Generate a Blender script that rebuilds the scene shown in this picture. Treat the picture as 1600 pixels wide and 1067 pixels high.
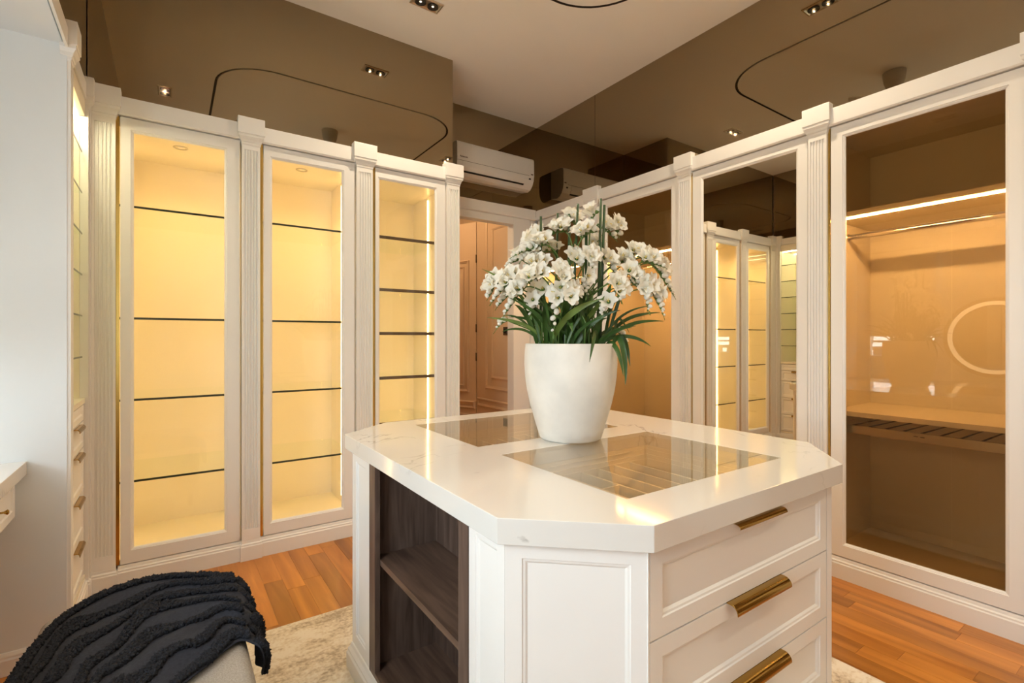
import bpy, bmesh, math, random
from mathutils import Vector, Matrix
random.seed(7)
scene = bpy.context.scene
for o in list(bpy.data.objects):
    bpy.data.objects.remove(o, do_unlink=True)
COL = scene.collection

# ------------------------------------------------------------------ camera
TH = 0.965948
cam_d = bpy.data.cameras.new('camera')
cam_d.sensor_width = 36.0
cam_d.lens = 36.0 * 771.83 / 1600.0
cam_d.shift_y = -4.72 / 1600.0
cam_d.clip_start = 0.02
cam = bpy.data.objects.new('camera', cam_d)
cam.location = (0, 0, 1.35)
cam.rotation_euler = (math.pi / 2, 0, TH - math.pi / 2)
COL.objects.link(cam)
scene.camera = cam
FW = Vector((math.cos(TH), math.sin(TH), 0))
RT = Vector((math.sin(TH), -math.cos(TH), 0))

# ------------------------------------------------------------------ world, exposure
world = bpy.data.worlds.new('sky')
scene.world = world
world.use_nodes = True
bg = world.node_tree.nodes['Background']
# overcast sky above the horizon, darker ground below it
wt = world.node_tree
wtc = wt.nodes.new('ShaderNodeTexCoord')
wsx = wt.nodes.new('ShaderNodeSeparateXYZ')
wt.links.new(wtc.outputs['Generated'], wsx.inputs[0])
wmr = wt.nodes.new('ShaderNodeMapRange')
wmr.inputs['From Min'].default_value = -0.05
wmr.inputs['From Max'].default_value = 0.02
wt.links.new(wsx.outputs['Z'], wmr.inputs['Value'])
wmx = wt.nodes.new('ShaderNodeMix')
wmx.data_type = 'RGBA'
wmx.inputs[6].default_value = (0.74, 0.74, 0.70, 1)
wmx.inputs[7].default_value = (0.82, 0.92, 1.0, 1)
wt.links.new(wmr.outputs[0], wmx.inputs[0])
wt.links.new(wmx.outputs[2], bg.inputs[0])
bg.inputs[1].default_value = 16.0
scene.cycles.max_bounces = 14
scene.cycles.diffuse_bounces = 5
scene.cycles.glossy_bounces = 10
scene.cycles.transparent_max_bounces = 20
vs = scene.view_settings
vs.view_transform = 'Standard'
vs.look = 'None'
vs.gamma = 1.0
vs.use_curve_mapping = False
vs.exposure = 0.07

# light levels (each lamp itself is made in its own builder below)
SPOT_W = 39.0
LED_WARM = (1.0, 0.60, 0.23)
LED_SIDE = 19.0
LED_SHELF = 200.0
LED_NICHE = 105.0
PUCK_W = 10.0
CEIL = 3.52


def portal(loc, rot, sx, sy):
    d = bpy.data.lights.new('window_portal', 'AREA')
    d.shape = 'RECTANGLE'
    d.size = sx
    d.size_y = sy
    d.cycles.is_portal = True
    o = bpy.data.objects.new('window_portal', d)
    o.location = loc
    o.rotation_euler = rot
    COL.objects.link(o)


portal((-1.33, 2.315, 1.24), (0, -math.pi / 2, 0), 0.32, 0.75)
portal((-1.33, 0.425, 1.76), (0, -math.pi / 2, 0), 1.36, 1.05)

# ------------------------------------------------------------------ materials
MATS = {}


def nmat(name):
    m = bpy.data.materials.new(name)
    m.use_nodes = True
    nt = m.node_tree
    return m, nt, nt.nodes['Principled BSDF']


def lk(nt, a, b):
    nt.links.new(a, b)


def plain(name, col, rough=0.5, metal=0.0, spec=0.5, noise=0.0, nscale=8.0, bump=0.0, bscale=200.0, coat=0.0):
    m, nt, p = nmat(name)
    p.inputs['Base Color'].default_value = (*col, 1)
    p.inputs['Roughness'].default_value = rough
    p.inputs['Metallic'].default_value = metal
    p.inputs['Specular IOR Level'].default_value = spec
    p.inputs['Coat Weight'].default_value = coat
    tc = nt.nodes.new('ShaderNodeTexCoord')
    if noise > 0:
        n = nt.nodes.new('ShaderNodeTexNoise')
        n.inputs['Scale'].default_value = nscale
        n.inputs['Detail'].default_value = 4
        lk(nt, tc.outputs['Object'], n.inputs['Vector'])
        mr = nt.nodes.new('ShaderNodeMapRange')
        mr.inputs['From Min'].default_value = 0.25
        mr.inputs['From Max'].default_value = 0.75
        mr.inputs['To Min'].default_value = 1 - noise
        mr.inputs['To Max'].default_value = 1 + noise * 0.4
        lk(nt, n.outputs['Fac'], mr.inputs['Value'])
        mx = nt.nodes.new('ShaderNodeVectorMath')
        mx.operation = 'SCALE'
        mx.inputs[0].default_value = col
        lk(nt, mr.outputs['Result'], mx.inputs['Scale'])
        lk(nt, mx.outputs['Vector'], p.inputs['Base Color'])
    if bump > 0:
        n2 = nt.nodes.new('ShaderNodeTexNoise')
        n2.inputs['Scale'].default_value = bscale
        n2.inputs['Detail'].default_value = 3
        lk(nt, tc.outputs['Object'], n2.inputs['Vector'])
        b = nt.nodes.new('ShaderNodeBump')
        b.inputs['Strength'].default_value = bump
        b.inputs['Distance'].default_value = 0.002
        lk(nt, n2.outputs['Fac'], b.inputs['Height'])
        lk(nt, b.outputs['Normal'], p.inputs['Normal'])
    MATS[name] = m
    return m


def emis(name, col, strength):
    m = bpy.data.materials.new(name)
    m.use_nodes = True
    nt = m.node_tree
    nt.nodes.clear()
    e = nt.nodes.new('ShaderNodeEmission')
    e.inputs[0].default_value = (*col, 1)
    e.inputs[1].default_value = strength
    o = nt.nodes.new('ShaderNodeOutputMaterial')
    lk(nt, e.outputs[0], o.inputs[0])
    MATS[name] = m
    return m


def pane(name, tint, r0=0.04, rough=0.0, gcol=(1, 1, 1)):
    """thin sheet of glass: tinted see-through plus mirror reflection rising at grazing angles"""
    m = bpy.data.materials.new(name)
    m.use_nodes = True
    nt = m.node_tree
    nt.nodes.clear()
    N = nt.nodes.new
    geo = N('ShaderNodeNewGeometry')
    dot = N('ShaderNodeVectorMath')
    dot.operation = 'DOT_PRODUCT'
    lk(nt, geo.outputs['Normal'], dot.inputs[0])
    lk(nt, geo.outputs['Incoming'], dot.inputs[1])
    ab = N('ShaderNodeMath')
    ab.operation = 'ABSOLUTE'
    lk(nt, dot.outputs['Value'], ab.inputs[0])
    su = N('ShaderNodeMath')
    su.operation = 'SUBTRACT'
    su.inputs[0].default_value = 1.0
    lk(nt, ab.outputs[0], su.inputs[1])
    pw = N('ShaderNodeMath')
    pw.operation = 'POWER'
    pw.inputs[1].default_value = 5.0
    lk(nt, su.outputs[0], pw.inputs[0])
    ma = N('ShaderNodeMath')
    ma.operation = 'MULTIPLY_ADD'
    ma.inputs[1].default_value = 1 - r0
    ma.inputs[2].default_value = r0
    lk(nt, pw.outputs[0], ma.inputs[0])
    tr = N('ShaderNodeBsdfTransparent')
    tr.inputs[0].default_value = (*tint, 1)
    gl = N('ShaderNodeBsdfGlossy')
    gl.inputs['Color'].default_value = (*gcol, 1)
    gl.inputs['Roughness'].default_value = rough
    mix = N('ShaderNodeMixShader')
    lk(nt, ma.outputs[0], mix.inputs[0])
    lk(nt, tr.outputs[0], mix.inputs[1])
    lk(nt, gl.outputs[0], mix.inputs[2])
    o = N('ShaderNodeOutputMaterial')
    lk(nt, mix.outputs[0], o.inputs[0])
    MATS[name] = m
    return m


def wood(name, c1, c2, scale, rough=0.35, rand=0.0, streak=30.0, axis='Y'):
    m, nt, p = nmat(name)
    N = nt.nodes.new
    tc = N('ShaderNodeTexCoord')
    mp = N('ShaderNodeMapping')
    s = [scale * streak / 10] * 3
    s['XYZ'.index(axis)] = scale * 0.25
    mp.inputs['Scale'].default_value = s
    oi = N('ShaderNodeObjectInfo')
    ad = N('ShaderNodeVectorMath')
    ad.operation = 'ADD'
    cb = N('ShaderNodeCombineXYZ')
    ml = N('ShaderNodeMath')
    ml.operation = 'MULTIPLY'
    ml.inputs[1].default_value = 37.0
    lk(nt, oi.outputs['Random'], ml.inputs[0])
    lk(nt, ml.outputs[0], cb.inputs[0])
    lk(nt, ml.outputs[0], cb.inputs[1])
    lk(nt, tc.outputs['Object'], ad.inputs[0])
    lk(nt, cb.outputs[0], ad.inputs[1])
    lk(nt, ad.outputs[0], mp.inputs['Vector'])
    n = N('ShaderNodeTexNoise')
    n.inputs['Scale'].default_value = 1.0
    n.inputs['Detail'].default_value = 6
    n.inputs['Distortion'].default_value = 0.6
    lk(nt, mp.outputs[0], n.inputs['Vector'])
    mr = N('ShaderNodeMapRange')
    mr.inputs['From Min'].default_value = 0.3
    mr.inputs['From Max'].default_value = 0.7
    lk(nt, n.outputs['Fac'], mr.inputs['Value'])
    mx = N('ShaderNodeMix')
    mx.data_type = 'RGBA'
    mx.inputs[6].default_value = (*c1, 1)
    mx.inputs[7].default_value = (*c2, 1)
    lk(nt, mr.outputs[0], mx.inputs[0])
    out = mx.outputs[2]
    if rand > 0:
        hs = N('ShaderNodeHueSaturation')
        mr2 = N('ShaderNodeMapRange')
        mr2.inputs['To Min'].default_value = 1 - rand
        mr2.inputs['To Max'].default_value = 1 + rand
        lk(nt, oi.outputs['Random'], mr2.inputs['Value'])
        lk(nt, mr2.outputs[0], hs.inputs['Value'])
        lk(nt, out, hs.inputs['Color'])
        out = hs.outputs[0]
    lk(nt, out, p.inputs['Base Color'])
    p.inputs['Roughness'].default_value = rough
    MATS[name] = m
    return m


plain('white_paint', (0.84, 0.83, 0.805), 0.32, noise=0.02, nscale=3)
plain('wall_white', (0.79, 0.83, 0.855), 0.6, noise=0.02, nscale=2, bump=0.05)
plain('ceiling_paint', (0.90, 0.885, 0.85), 0.7, noise=0.02, nscale=2)
plain('interior', (0.86, 0.80, 0.66), 0.35, noise=0.02, nscale=4)
plain('interior_beige', (0.80, 0.73, 0.60), 0.4, noise=0.03, nscale=4)
plain('bronze_mirror', (0.36, 0.29, 0.19), 0.015, metal=1.0)
plain('silver_mirror', (0.80, 0.74, 0.62), 0.01, metal=1.0)
plain('brass', (0.44, 0.27, 0.065), 0.13, metal=1.0)
plain('gold_strip', (0.62, 0.42, 0.12), 0.22, metal=1.0)
plain('chrome', (0.75, 0.72, 0.68), 0.12, metal=1.0)
plain('nickel', (0.62, 0.58, 0.50), 0.3, metal=1.0)
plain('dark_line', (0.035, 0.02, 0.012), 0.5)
plain('black', (0.012, 0.011, 0.010), 0.35)
plain('glass_edge', (0.012, 0.028, 0.02), 0.15)
plain('smoke_edge', (0.10, 0.065, 0.04), 0.25)
plain('plastic_white', (0.72, 0.70, 0.66), 0.35, noise=0.01)
plain('fan_grey', (0.55, 0.52, 0.47), 0.45)
plain('hall_paint', (0.66, 0.495, 0.325), 0.5, noise=0.03, nscale=3)
plain('vase_stone', (0.84, 0.81, 0.75), 0.55, noise=0.16, nscale=7, bump=0.15, bscale=40)
plain('soil', (0.05, 0.035, 0.02), 0.9, noise=0.3, nscale=60)
plain('leaf', (0.045, 0.11, 0.02), 0.38, noise=0.45, nscale=14)
plain('leaf_pale', (0.16, 0.24, 0.05), 0.4, noise=0.35, nscale=14)
plain('reed', (0.03, 0.075, 0.02), 0.35, noise=0.4, nscale=25)
plain('stem', (0.10, 0.19, 0.04), 0.45, noise=0.2, nscale=40)
plain('throw', (0.036, 0.039, 0.052), 0.95, spec=0.2, noise=0.25, nscale=120, bump=0.6, bscale=500)
plain('tuft', (0.026, 0.028, 0.036), 0.98, spec=0.15, noise=0.4, nscale=150)
plain('bench_fabric', (0.42, 0.385, 0.34), 0.9, noise=0.30, nscale=220, bump=0.9, bscale=300)
plain('rail_brown', (0.10, 0.07, 0.05), 0.6)
plain('blind_cloth', (0.66, 0.64, 0.60), 0.9, bump=0.2, bscale=300)
plain('rattan', (0.42, 0.27, 0.12), 0.5, noise=0.2, nscale=40)
pane('clear_glass', (0.985, 0.99, 0.98), 0.022)
pane('shelf_glass', (0.96, 0.985, 0.96), 0.03)
pane('bronze_glass', (0.80, 0.70, 0.55), 0.030)
pane('tray_glass', (0.95, 0.91, 0.84), 0.014)
emis('led_side', LED_WARM, LED_SIDE)
emis('led_shelf', (1.0, 0.69, 0.35), LED_SHELF)
emis('led_shelf_tall', (1.0, 0.69, 0.35), LED_SHELF * 1.25)
emis('led_niche', (1.0, 0.88, 0.56), LED_NICHE)
emis('led_ring', (1.0, 0.78, 0.45), 5.0)
emis('puck_glow', (1.0, 0.62, 0.25), 1.1)
emis('bulb', (1.0, 0.80, 0.55), 2.2)
wood('walnut', (0.060, 0.037, 0.028), (0.165, 0.110, 0.085), 14, 0.42, axis='Z')
wood('walnut_flat', (0.070, 0.040, 0.027), (0.17, 0.105, 0.075), 14, 0.40, axis='Y')
wood('plank_wood', (0.33, 0.115, 0.016), (0.57, 0.232, 0.044), 5, 0.30, rand=0.25, axis='Y')
wood('tray_wood', (0.045, 0.024, 0.010), (0.09, 0.05, 0.022), 12, 0.45, axis='X')


def quartz():
    m, nt, p = nmat('quartz')
    N = nt.nodes.new
    tc = N('ShaderNodeTexCoord')
    n1 = N('ShaderNodeTexNoise')
    n1.inputs['Scale'].default_value = 3.0
    n1.inputs['Detail'].default_value = 9
    n1.inputs['Distortion'].default_value = 1.2
    lk(nt, tc.outputs['Object'], n1.inputs['Vector'])
    s = N('ShaderNodeMath')
    s.operation = 'SUBTRACT'
    s.inputs[1].default_value = 0.5
    lk(nt, n1.outputs['Fac'], s.inputs[0])
    a = N('ShaderNodeMath')
    a.operation = 'ABSOLUTE'
    lk(nt, s.outputs[0], a.inputs[0])
    r = N('ShaderNodeMapRange')
    r.inputs['From Min'].default_value = 0.0
    r.inputs['From Max'].default_value = 0.012
    r.inputs['To Min'].default_value = 1.0
    r.inputs['To Max'].default_value = 0.0
    lk(nt, a.outputs[0], r.inputs['Value'])
    n2 = N('ShaderNodeTexNoise')
    n2.inputs['Scale'].default_value = 4.0
    n2.inputs['Detail'].default_value = 2
    lk(nt, tc.outputs['Object'], n2.inputs['Vector'])
    r2 = N('ShaderNodeMapRange')
    r2.inputs['From Min'].default_value = 0.56
    r2.inputs['From Max'].default_value = 0.70
    lk(nt, n2.outputs['Fac'], r2.inputs['Value'])
    mu = N('ShaderNodeMath')
    mu.operation = 'MULTIPLY'
    lk(nt, r.outputs[0], mu.inputs[0])
    lk(nt, r2.outputs[0], mu.inputs[1])
    mx = N('ShaderNodeMix')
    mx.data_type = 'RGBA'
    mx.inputs[6].default_value = (0.73, 0.715, 0.68, 1)
    mx.inputs[7].default_value = (0.45, 0.43, 0.40, 1)
    lk(nt, mu.outputs[0], mx.inputs[0])
    lk(nt, mx.outputs[2], p.inputs['Base Color'])
    p.inputs['Roughness'].default_value = 0.085
    p.inputs['Specular IOR Level'].default_value = 0.6
    MATS['quartz'] = m


quartz()


def rugmat():
    m, nt, p = nmat('rug')
    N = nt.nodes.new
    tc = N('ShaderNodeTexCoord')
    mp = N('ShaderNodeMapping')
    mp.inputs['Scale'].default_value = (2.2, 5.0, 1)
    lk(nt, tc.outputs['Object'], mp.inputs['Vector'])
    n1 = N('ShaderNodeTexNoise')
    n1.inputs['Scale'].default_value = 1.3
    n1.inputs['Detail'].default_value = 8
    n1.inputs['Roughness'].default_value = 0.75
    lk(nt, mp.outputs[0], n1.inputs['Vector'])
    n2 = N('ShaderNodeTexNoise')
    n2.inputs['Scale'].default_value = 70
    n2.inputs['Detail'].default_value = 3
    lk(nt, tc.outputs['Object'], n2.inputs['Vector'])
    ad = N('ShaderNodeMath')
    ad.operation = 'MULTIPLY_ADD'
    ad.inputs[1].default_value = 0.35
    lk(nt, n2.outputs['Fac'], ad.inputs[0])
    lk(nt, n1.outputs['Fac'], ad.inputs[2])
    cr = N('ShaderNodeValToRGB')
    cr.color_ramp.elements[0].position = 0.54
    cr.color_ramp.elements[0].color = (0.44, 0.36, 0.27, 1)
    cr.color_ramp.elements[1].position = 0.74
    cr.color_ramp.elements[1].color = (0.84, 0.79, 0.70, 1)
    e = cr.color_ramp.elements.new(0.66)
    e.color = (0.74, 0.66, 0.54, 1)
    lk(nt, ad.outputs[0], cr.inputs[0])
    lk(nt, cr.outputs[0], p.inputs['Base Color'])
    p.inputs['Roughness'].default_value = 0.95
    b = N('ShaderNodeBump')
    b.inputs['Strength'].default_value = 0.7
    b.inputs['Distance'].default_value = 0.004
    lk(nt, n2.outputs['Fac'], b.inputs['Height'])
    lk(nt, b.outputs['Normal'], p.inputs['Normal'])
    MATS['rug'] = m


rugmat()


def petalmat():
    m = bpy.data.materials.new('petal')
    m.use_nodes = True
    nt = m.node_tree
    p = nt.nodes['Principled BSDF']
    p.inputs['Base Color'].default_value = (0.95, 0.935, 0.87, 1)
    p.inputs['Roughness'].default_value = 0.55
    p.inputs['Specular IOR Level'].default_value = 0.25
    t = nt.nodes.new('ShaderNodeBsdfTranslucent')
    t.inputs[0].default_value = (0.90, 0.86, 0.70, 1)
    mx = nt.nodes.new('ShaderNodeMixShader')
    mx.inputs[0].default_value = 0.28
    lk(nt, p.outputs[0], mx.inputs[1])
    lk(nt, t.outputs[0], mx.inputs[2])
    lk(nt, mx.outputs[0], nt.nodes['Material Output'].inputs[0])
    MATS['petal'] = m


petalmat()
plain('pollen', (0.75, 0.58, 0.16), 0.6)

# ------------------------------------------------------------------ geometry helpers


class Frame:
    """wall frame: u along the wall, v up, w out of the wall into the room"""

    def __init__(self, o, U, N):
        self.o, self.U, self.N = Vector(o), Vector(U), Vector(N)

    def __call__(self, u, v, w):
        return self.o + self.U * u + Vector((0, 0, v)) + self.N * w


class G:
    def __init__(self):
        self.v, self.f, self.mi = [], [], []

    def add(self, vs_, fs, mi=0):
        b = len(self.v)
        self.v += [Vector(p) for p in vs_]
        self.f += [tuple(b + i for i in f) for f in fs]
        self.mi += [mi] * len(fs)
        return self

    def box(self, x0, x1, y0, y1, z0, z1, mi=0):
        p = [(x, y, z) for z in (z0, z1) for y in (y0, y1) for x in (x0, x1)]
        return self.add(p, [(0, 2, 3, 1), (4, 5, 7, 6), (0, 1, 5, 4), (2, 6, 7, 3), (0, 4, 6, 2), (1, 3, 7, 5)], mi)

    def fbox(self, F, u0, u1, v0, v1, w0, w1, mi=0):
        p = [F(u, v, w) for w in (w0, w1) for v in (v0, v1) for u in (u0, u1)]
        return self.add(p, [(0, 2, 3, 1), (4, 5, 7, 6), (0, 1, 5, 4), (2, 6, 7, 3), (0, 4, 6, 2), (1, 3, 7, 5)], mi)

    def loops(self, F, u0, u1, v0, v1, prof, close=False, cap=False, capback=False, mi=0):
        """mitred rectangular moulding: prof = [(inset, w), ...]"""
        pts = []
        for a, w in prof:
            pts += [F(u0 + a, v0 + a, w), F(u1 - a, v0 + a, w), F(u1 - a, v1 - a, w), F(u0 + a, v1 - a, w)]
        n = len(prof)
        fs = []
        for k in range(n if close else n - 1):
            a, b = 4 * k, 4 * ((k + 1) % n)
            for i in range(4):
                j = (i + 1) % 4
                fs.append((a + i, a + j, b + j, b + i))
        if cap:
            fs.append(tuple(4 * (n - 1) + i for i in range(4)))
        if capback:
            fs.append((3, 2, 1, 0))
        return self.add(pts, fs, mi)

    def sweep(self, F, u0, u1, prof, mi=0):
        """closed (w, v) profile pulled along u"""
        n = len(prof)
        p = [F(u0, v, w) for w, v in prof] + [F(u1, v, w) for w, v in prof]
        fs = [(i, (i + 1) % n, n + (i + 1) % n, n + i) for i in range(n)]
        fs += [tuple(range(n - 1, -1, -1)), tuple(range(n, 2 * n))]
        return self.add(p, fs, mi)

    def prism(self, poly, z0, z1, mi=0):
        n = len(poly)
        p = [(x, y, z0) for x, y in poly] + [(x, y, z1) for x, y in poly]
        fs = [(i, (i + 1) % n, n + (i + 1) % n, n + i) for i in range(n)]
        fs += [tuple(range(n - 1, -1, -1)), tuple(range(n, 2 * n))]
        return self.add(p, fs, mi)

    def loft(self, rings, cap=True, mi=0):
        n = len(rings[0])
        p = [q for r in rings for q in r]
        fs = []
        for k in range(len(rings) - 1):
            for i in range(n):
                j = (i + 1) % n
                fs.append((k * n + i, k * n + j, (k + 1) * n + j, (k + 1) * n + i))
        if cap:
            fs.append(tuple(range(n - 1, -1, -1)))
            fs.append(tuple((len(rings) - 1) * n + i for i in range(n)))
        return self.add(p, fs, mi)

    def lathe(self, c, prof, n=32, cap=True, mi=0):
        rings = [[(c[0] + r * math.cos(2 * math.pi * i / n), c[1] + r * math.sin(2 * math.pi * i / n), z)
                  for i in range(n)] for r, z in prof]
        return self.loft(rings, cap, mi)

    def tube(self, pts, rad, n=8, mi=0, cap=True):
        pts = [Vector(p) for p in pts]
        rings = []
        up = Vector((0, 0, 1))
        t0 = (pts[1] - pts[0]).normalized()
        a = t0.cross(up)
        if a.length < 1e-3:
            a = t0.cross(Vector((1, 0, 0)))
        a.normalize()
        for k, p in enumerate(pts):
            t = (pts[min(k + 1, len(pts) - 1)] - pts[max(k - 1, 0)]).normalized()
            a = (a - t * a.dot(t)).normalized()
            b = t.cross(a)
            r = rad[k] if isinstance(rad, (list, tuple)) else rad
            rings.append([p + a * r * math.cos(2 * math.pi * i / n) + b * r * math.sin(2 * math.pi * i / n) for i in range(n)])
        return self.loft(rings, cap, mi)


BASE = {}


def mesh_from(name, g, mats, off, smooth, recalc=True):
    me = bpy.data.meshes.new(name)
    me.from_pydata([p - off for p in g.v], [], g.f)
    for m in mats:
        me.materials.append(MATS[m])
    if len(mats) > 1:
        for p, i in zip(me.polygons, g.mi):
            p.material_index = i
    if recalc:
        bm = bmesh.new()
        bm.from_mesh(me)
        bmesh.ops.recalc_face_normals(bm, faces=bm.faces)
        bm.to_mesh(me)
        bm.free()
    if smooth:
        for p in me.polygons:
            p.use_smooth = True
    me.update()
    return me


def finish(o, bevel):
    if bevel:
        b = o.modifiers.new('bevel', 'BEVEL')
        b.width = bevel
        b.segments = 2
        b.limit_method = 'ANGLE'
        b.angle_limit = math.radians(35)


def part(parent, name, g, mat, bevel=0.0, smooth=False, label=None, stuff=False, recalc=True):
    mats = [mat] if isinstance(mat, str) else mat
    base = BASE[parent.name]
    me = mesh_from(name, g, mats, base, smooth, recalc)
    o = bpy.data.objects.new(name, me)
    COL.objects.link(o)
    o.parent = parent
    BASE[o.name] = base
    if label:
        o['label'] = label
    if stuff:
        o['kind'] = 'stuff'
    finish(o, bevel)
    return o


def tag(o, label=None, cat=None, group=None, kind=None):
    if label:
        o['label'] = label
    if cat:
        o['category'] = cat
    if group:
        o['group'] = group
    if kind:
        o['kind'] = kind


def thing(name, base, label, cat, group=None):
    o = bpy.data.objects.new(name, None)
    o.empty_display_size = 0.1
    o.location = base
    COL.objects.link(o)
    BASE[o.name] = Vector(base)
    tag(o, label, cat, group)
    return o


def solo(name, g, mat, label=None, cat=None, group=None, kind=None, bevel=0.0, smooth=False):
    xs = [p.x for p in g.v]
    ys = [p.y for p in g.v]
    zs = [p.z for p in g.v]
    base = Vector(((min(xs) + max(xs)) / 2, (min(ys) + max(ys)) / 2, min(zs)))
    mats = [mat] if isinstance(mat, str) else mat
    o = bpy.data.objects.new(name, mesh_from(name, g, mats, base, smooth))
    o.location = base
    COL.objects.link(o)
    BASE[o.name] = base
    tag(o, label, cat, group, kind)
    finish(o, bevel)
    return o


def struct(name, g, mat, bevel=0.0, label=None):
    return solo(name, g, mat, label=label, kind='structure', bevel=bevel)


def text_part(parent, name, body, size, o0, U, V, mat, label=None, bold=0.0):
    cu = bpy.data.curves.new(name, 'FONT')
    cu.body = body
    cu.size = size
    cu.extrude = 0.0006
    cu.offset = bold
    tmp = bpy.data.objects.new(name + '_tmp', cu)
    COL.objects.link(tmp)
    dg = bpy.context.evaluated_depsgraph_get()
    me = bpy.data.meshes.new_from_object(tmp.evaluated_get(dg))
    bpy.data.objects.remove(tmp, do_unlink=True)
    U, V = Vector(U), Vector(V)
    W = U.cross(V)
    base = BASE[parent.name]
    for v in me.vertices:
        c = v.co.copy()
        v.co = Vector(o0) + U * c.x + V * c.y + W * c.z - base
    me.materials.clear()
    me.materials.append(MATS[mat])
    o = bpy.data.objects.new(name, me)
    COL.objects.link(o)
    o.parent = parent
    BASE[o.name] = base
    if label:
        o['label'] = label
    return o


FL = Frame((0, 3.405, 0), (1, 0, 0), (0, -1, 0))      # left run of lit cabinets, u = x
FR = Frame((3.104, 0, 0), (0, 1, 0), (-1, 0, 0))      # right run of wardrobes, u = y
FA = Frame((0, 4.06, 0), (1, 0, 0), (0, -1, 0))       # doorway wall, u = x
FWL = Frame((-0.36, 0, 0), (0, 1, 0), (1, 0, 0))      # open shelf wall beside the alcove, u = y

# ------------------------------------------------------------------ room shell
ALC_Y0, ALC_Y1, ALC_X = -0.30, 2.785, -1.25
g = G().box(-1.30, 3.80, -1.65, 4.10, -0.06, -0.002)
floor = struct('floor', g, 'plank_wood')
BASE['floor_planks'] = Vector((0, 0, 0))
# planks as parts of the floor (shared mesh per length)
plank_mesh = {}


def plank_me(L, w):
    key = (round(L, 2), round(w, 4))
    if key not in plank_mesh:
        gg = G().box(-w / 2, w / 2, 0, L, -0.010, 0.0)
        plank_mesh[key] = mesh_from('plank', gg, ['plank_wood'], Vector((0, 0, 0)), False)
    return plank_mesh[key]


PW = 0.095
row = 0
x = -0.34
while x < 3.10:
    y = -0.25 - random.random() * 0.5
    while y < 3.40:
        L = random.choice((0.45, 0.6, 0.75, 0.9, 1.05))
        Le = min(L, 3.42 - y)
        if y + Le > 0.2 and Le > 0.02:
            o = bpy.data.objects.new('plank', plank_me(Le - 0.0012, PW - 0.0012))
            COL.objects.link(o)
            o.parent = floor
            o.location = Vector((x + PW / 2, y, 0.0)) - Vector(floor.location)
        y += L
    x += PW

# ceiling: outer field, inner field, and the dark shadow gap between them
LX0, LX1, LY0, LY1, LR = 0.315, 2.43, 0.62, 2.455, 0.42


def rrect(x0, x1, y0, y1, r, n=12):
    pts = []
    for cx, cy, a0 in ((x1 - r, y1 - r, 0), (x0 + r, y1 - r, 90), (x0 + r, y0 + r, 180), (x1 - r, y0 + r, 270)):
        for k in range(n + 1):
            a = math.radians(a0 + 90 * k / n)
            pts.append((cx + r * math.cos(a), cy + r * math.sin(a)))
    return pts


GW = 0.020
outer = rrect(LX0 - GW / 2, LX1 + GW / 2, LY0 - GW / 2, LY1 + GW / 2, LR + GW / 2)
inner = rrect(LX0 + GW / 2, LX1 - GW / 2, LY0 + GW / 2, LY1 - GW / 2, LR - GW / 2)
CX0, CX1, CY0, CY1 = -1.30, 3.80, -1.65, 4.12
bm = bmesh.new()
ov = [bm.verts.new((a, b, CEIL)) for a, b in outer]
rv = [bm.verts.new(p) for p in ((CX0, CY0, CEIL), (CX1, CY0, CEIL), (CX1, CY1, CEIL), (CX0, CY1, CEIL))]
ed = [bm.edges.new((ov[i], ov[(i + 1) % len(ov)])) for i in range(len(ov))]
ed += [bm.edges.new((rv[i], rv[(i + 1) % 4])) for i in range(4)]
bmesh.ops.triangle_fill(bm, use_beauty=True, use_dissolve=False, edges=ed)
bm.verts.index_update()
g = G()
g.add([v.co.copy() for v in bm.verts], [tuple(v.index for v in f.verts) for f in bm.faces])
bm.free()
g.box(CX0, CX1, CY0, CY1, CEIL + 0.03, CEIL + 0.10)
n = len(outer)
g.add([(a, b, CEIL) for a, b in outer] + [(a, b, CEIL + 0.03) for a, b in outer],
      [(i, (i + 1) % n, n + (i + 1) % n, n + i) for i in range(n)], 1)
ceiling = struct('ceiling', g, ['ceiling_paint', 'dark_line'])
g = G().prism(inner, CEIL, CEIL + 0.028)
part(ceiling, 'ceiling_panel', g, 'ceiling_paint')
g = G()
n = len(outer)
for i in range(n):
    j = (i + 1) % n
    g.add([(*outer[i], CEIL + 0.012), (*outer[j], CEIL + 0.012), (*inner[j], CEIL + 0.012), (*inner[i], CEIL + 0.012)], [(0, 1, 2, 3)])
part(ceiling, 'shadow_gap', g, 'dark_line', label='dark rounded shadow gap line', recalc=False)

# outer walls
DX0, DX1, DH = 1.95, 2.815, 2.487
g = G()
g.box(-1.30, DX0, 4.06, 4.14, 0, CEIL)
g.box(DX1, 3.80, 4.06, 4.14, 0, CEIL)
g.box(DX0, DX1, 4.06, 4.14, DH, CEIL)
struct('wall_far', g, 'wall_white')
struct('wall_right', G().box(3.72, 3.80, -1.65, 4.06, 0, CEIL), 'wall_white')
struct('wall_near', G().box(-1.30, 3.72, -1.65, -1.57, 0, CEIL), 'wall_white')
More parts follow.
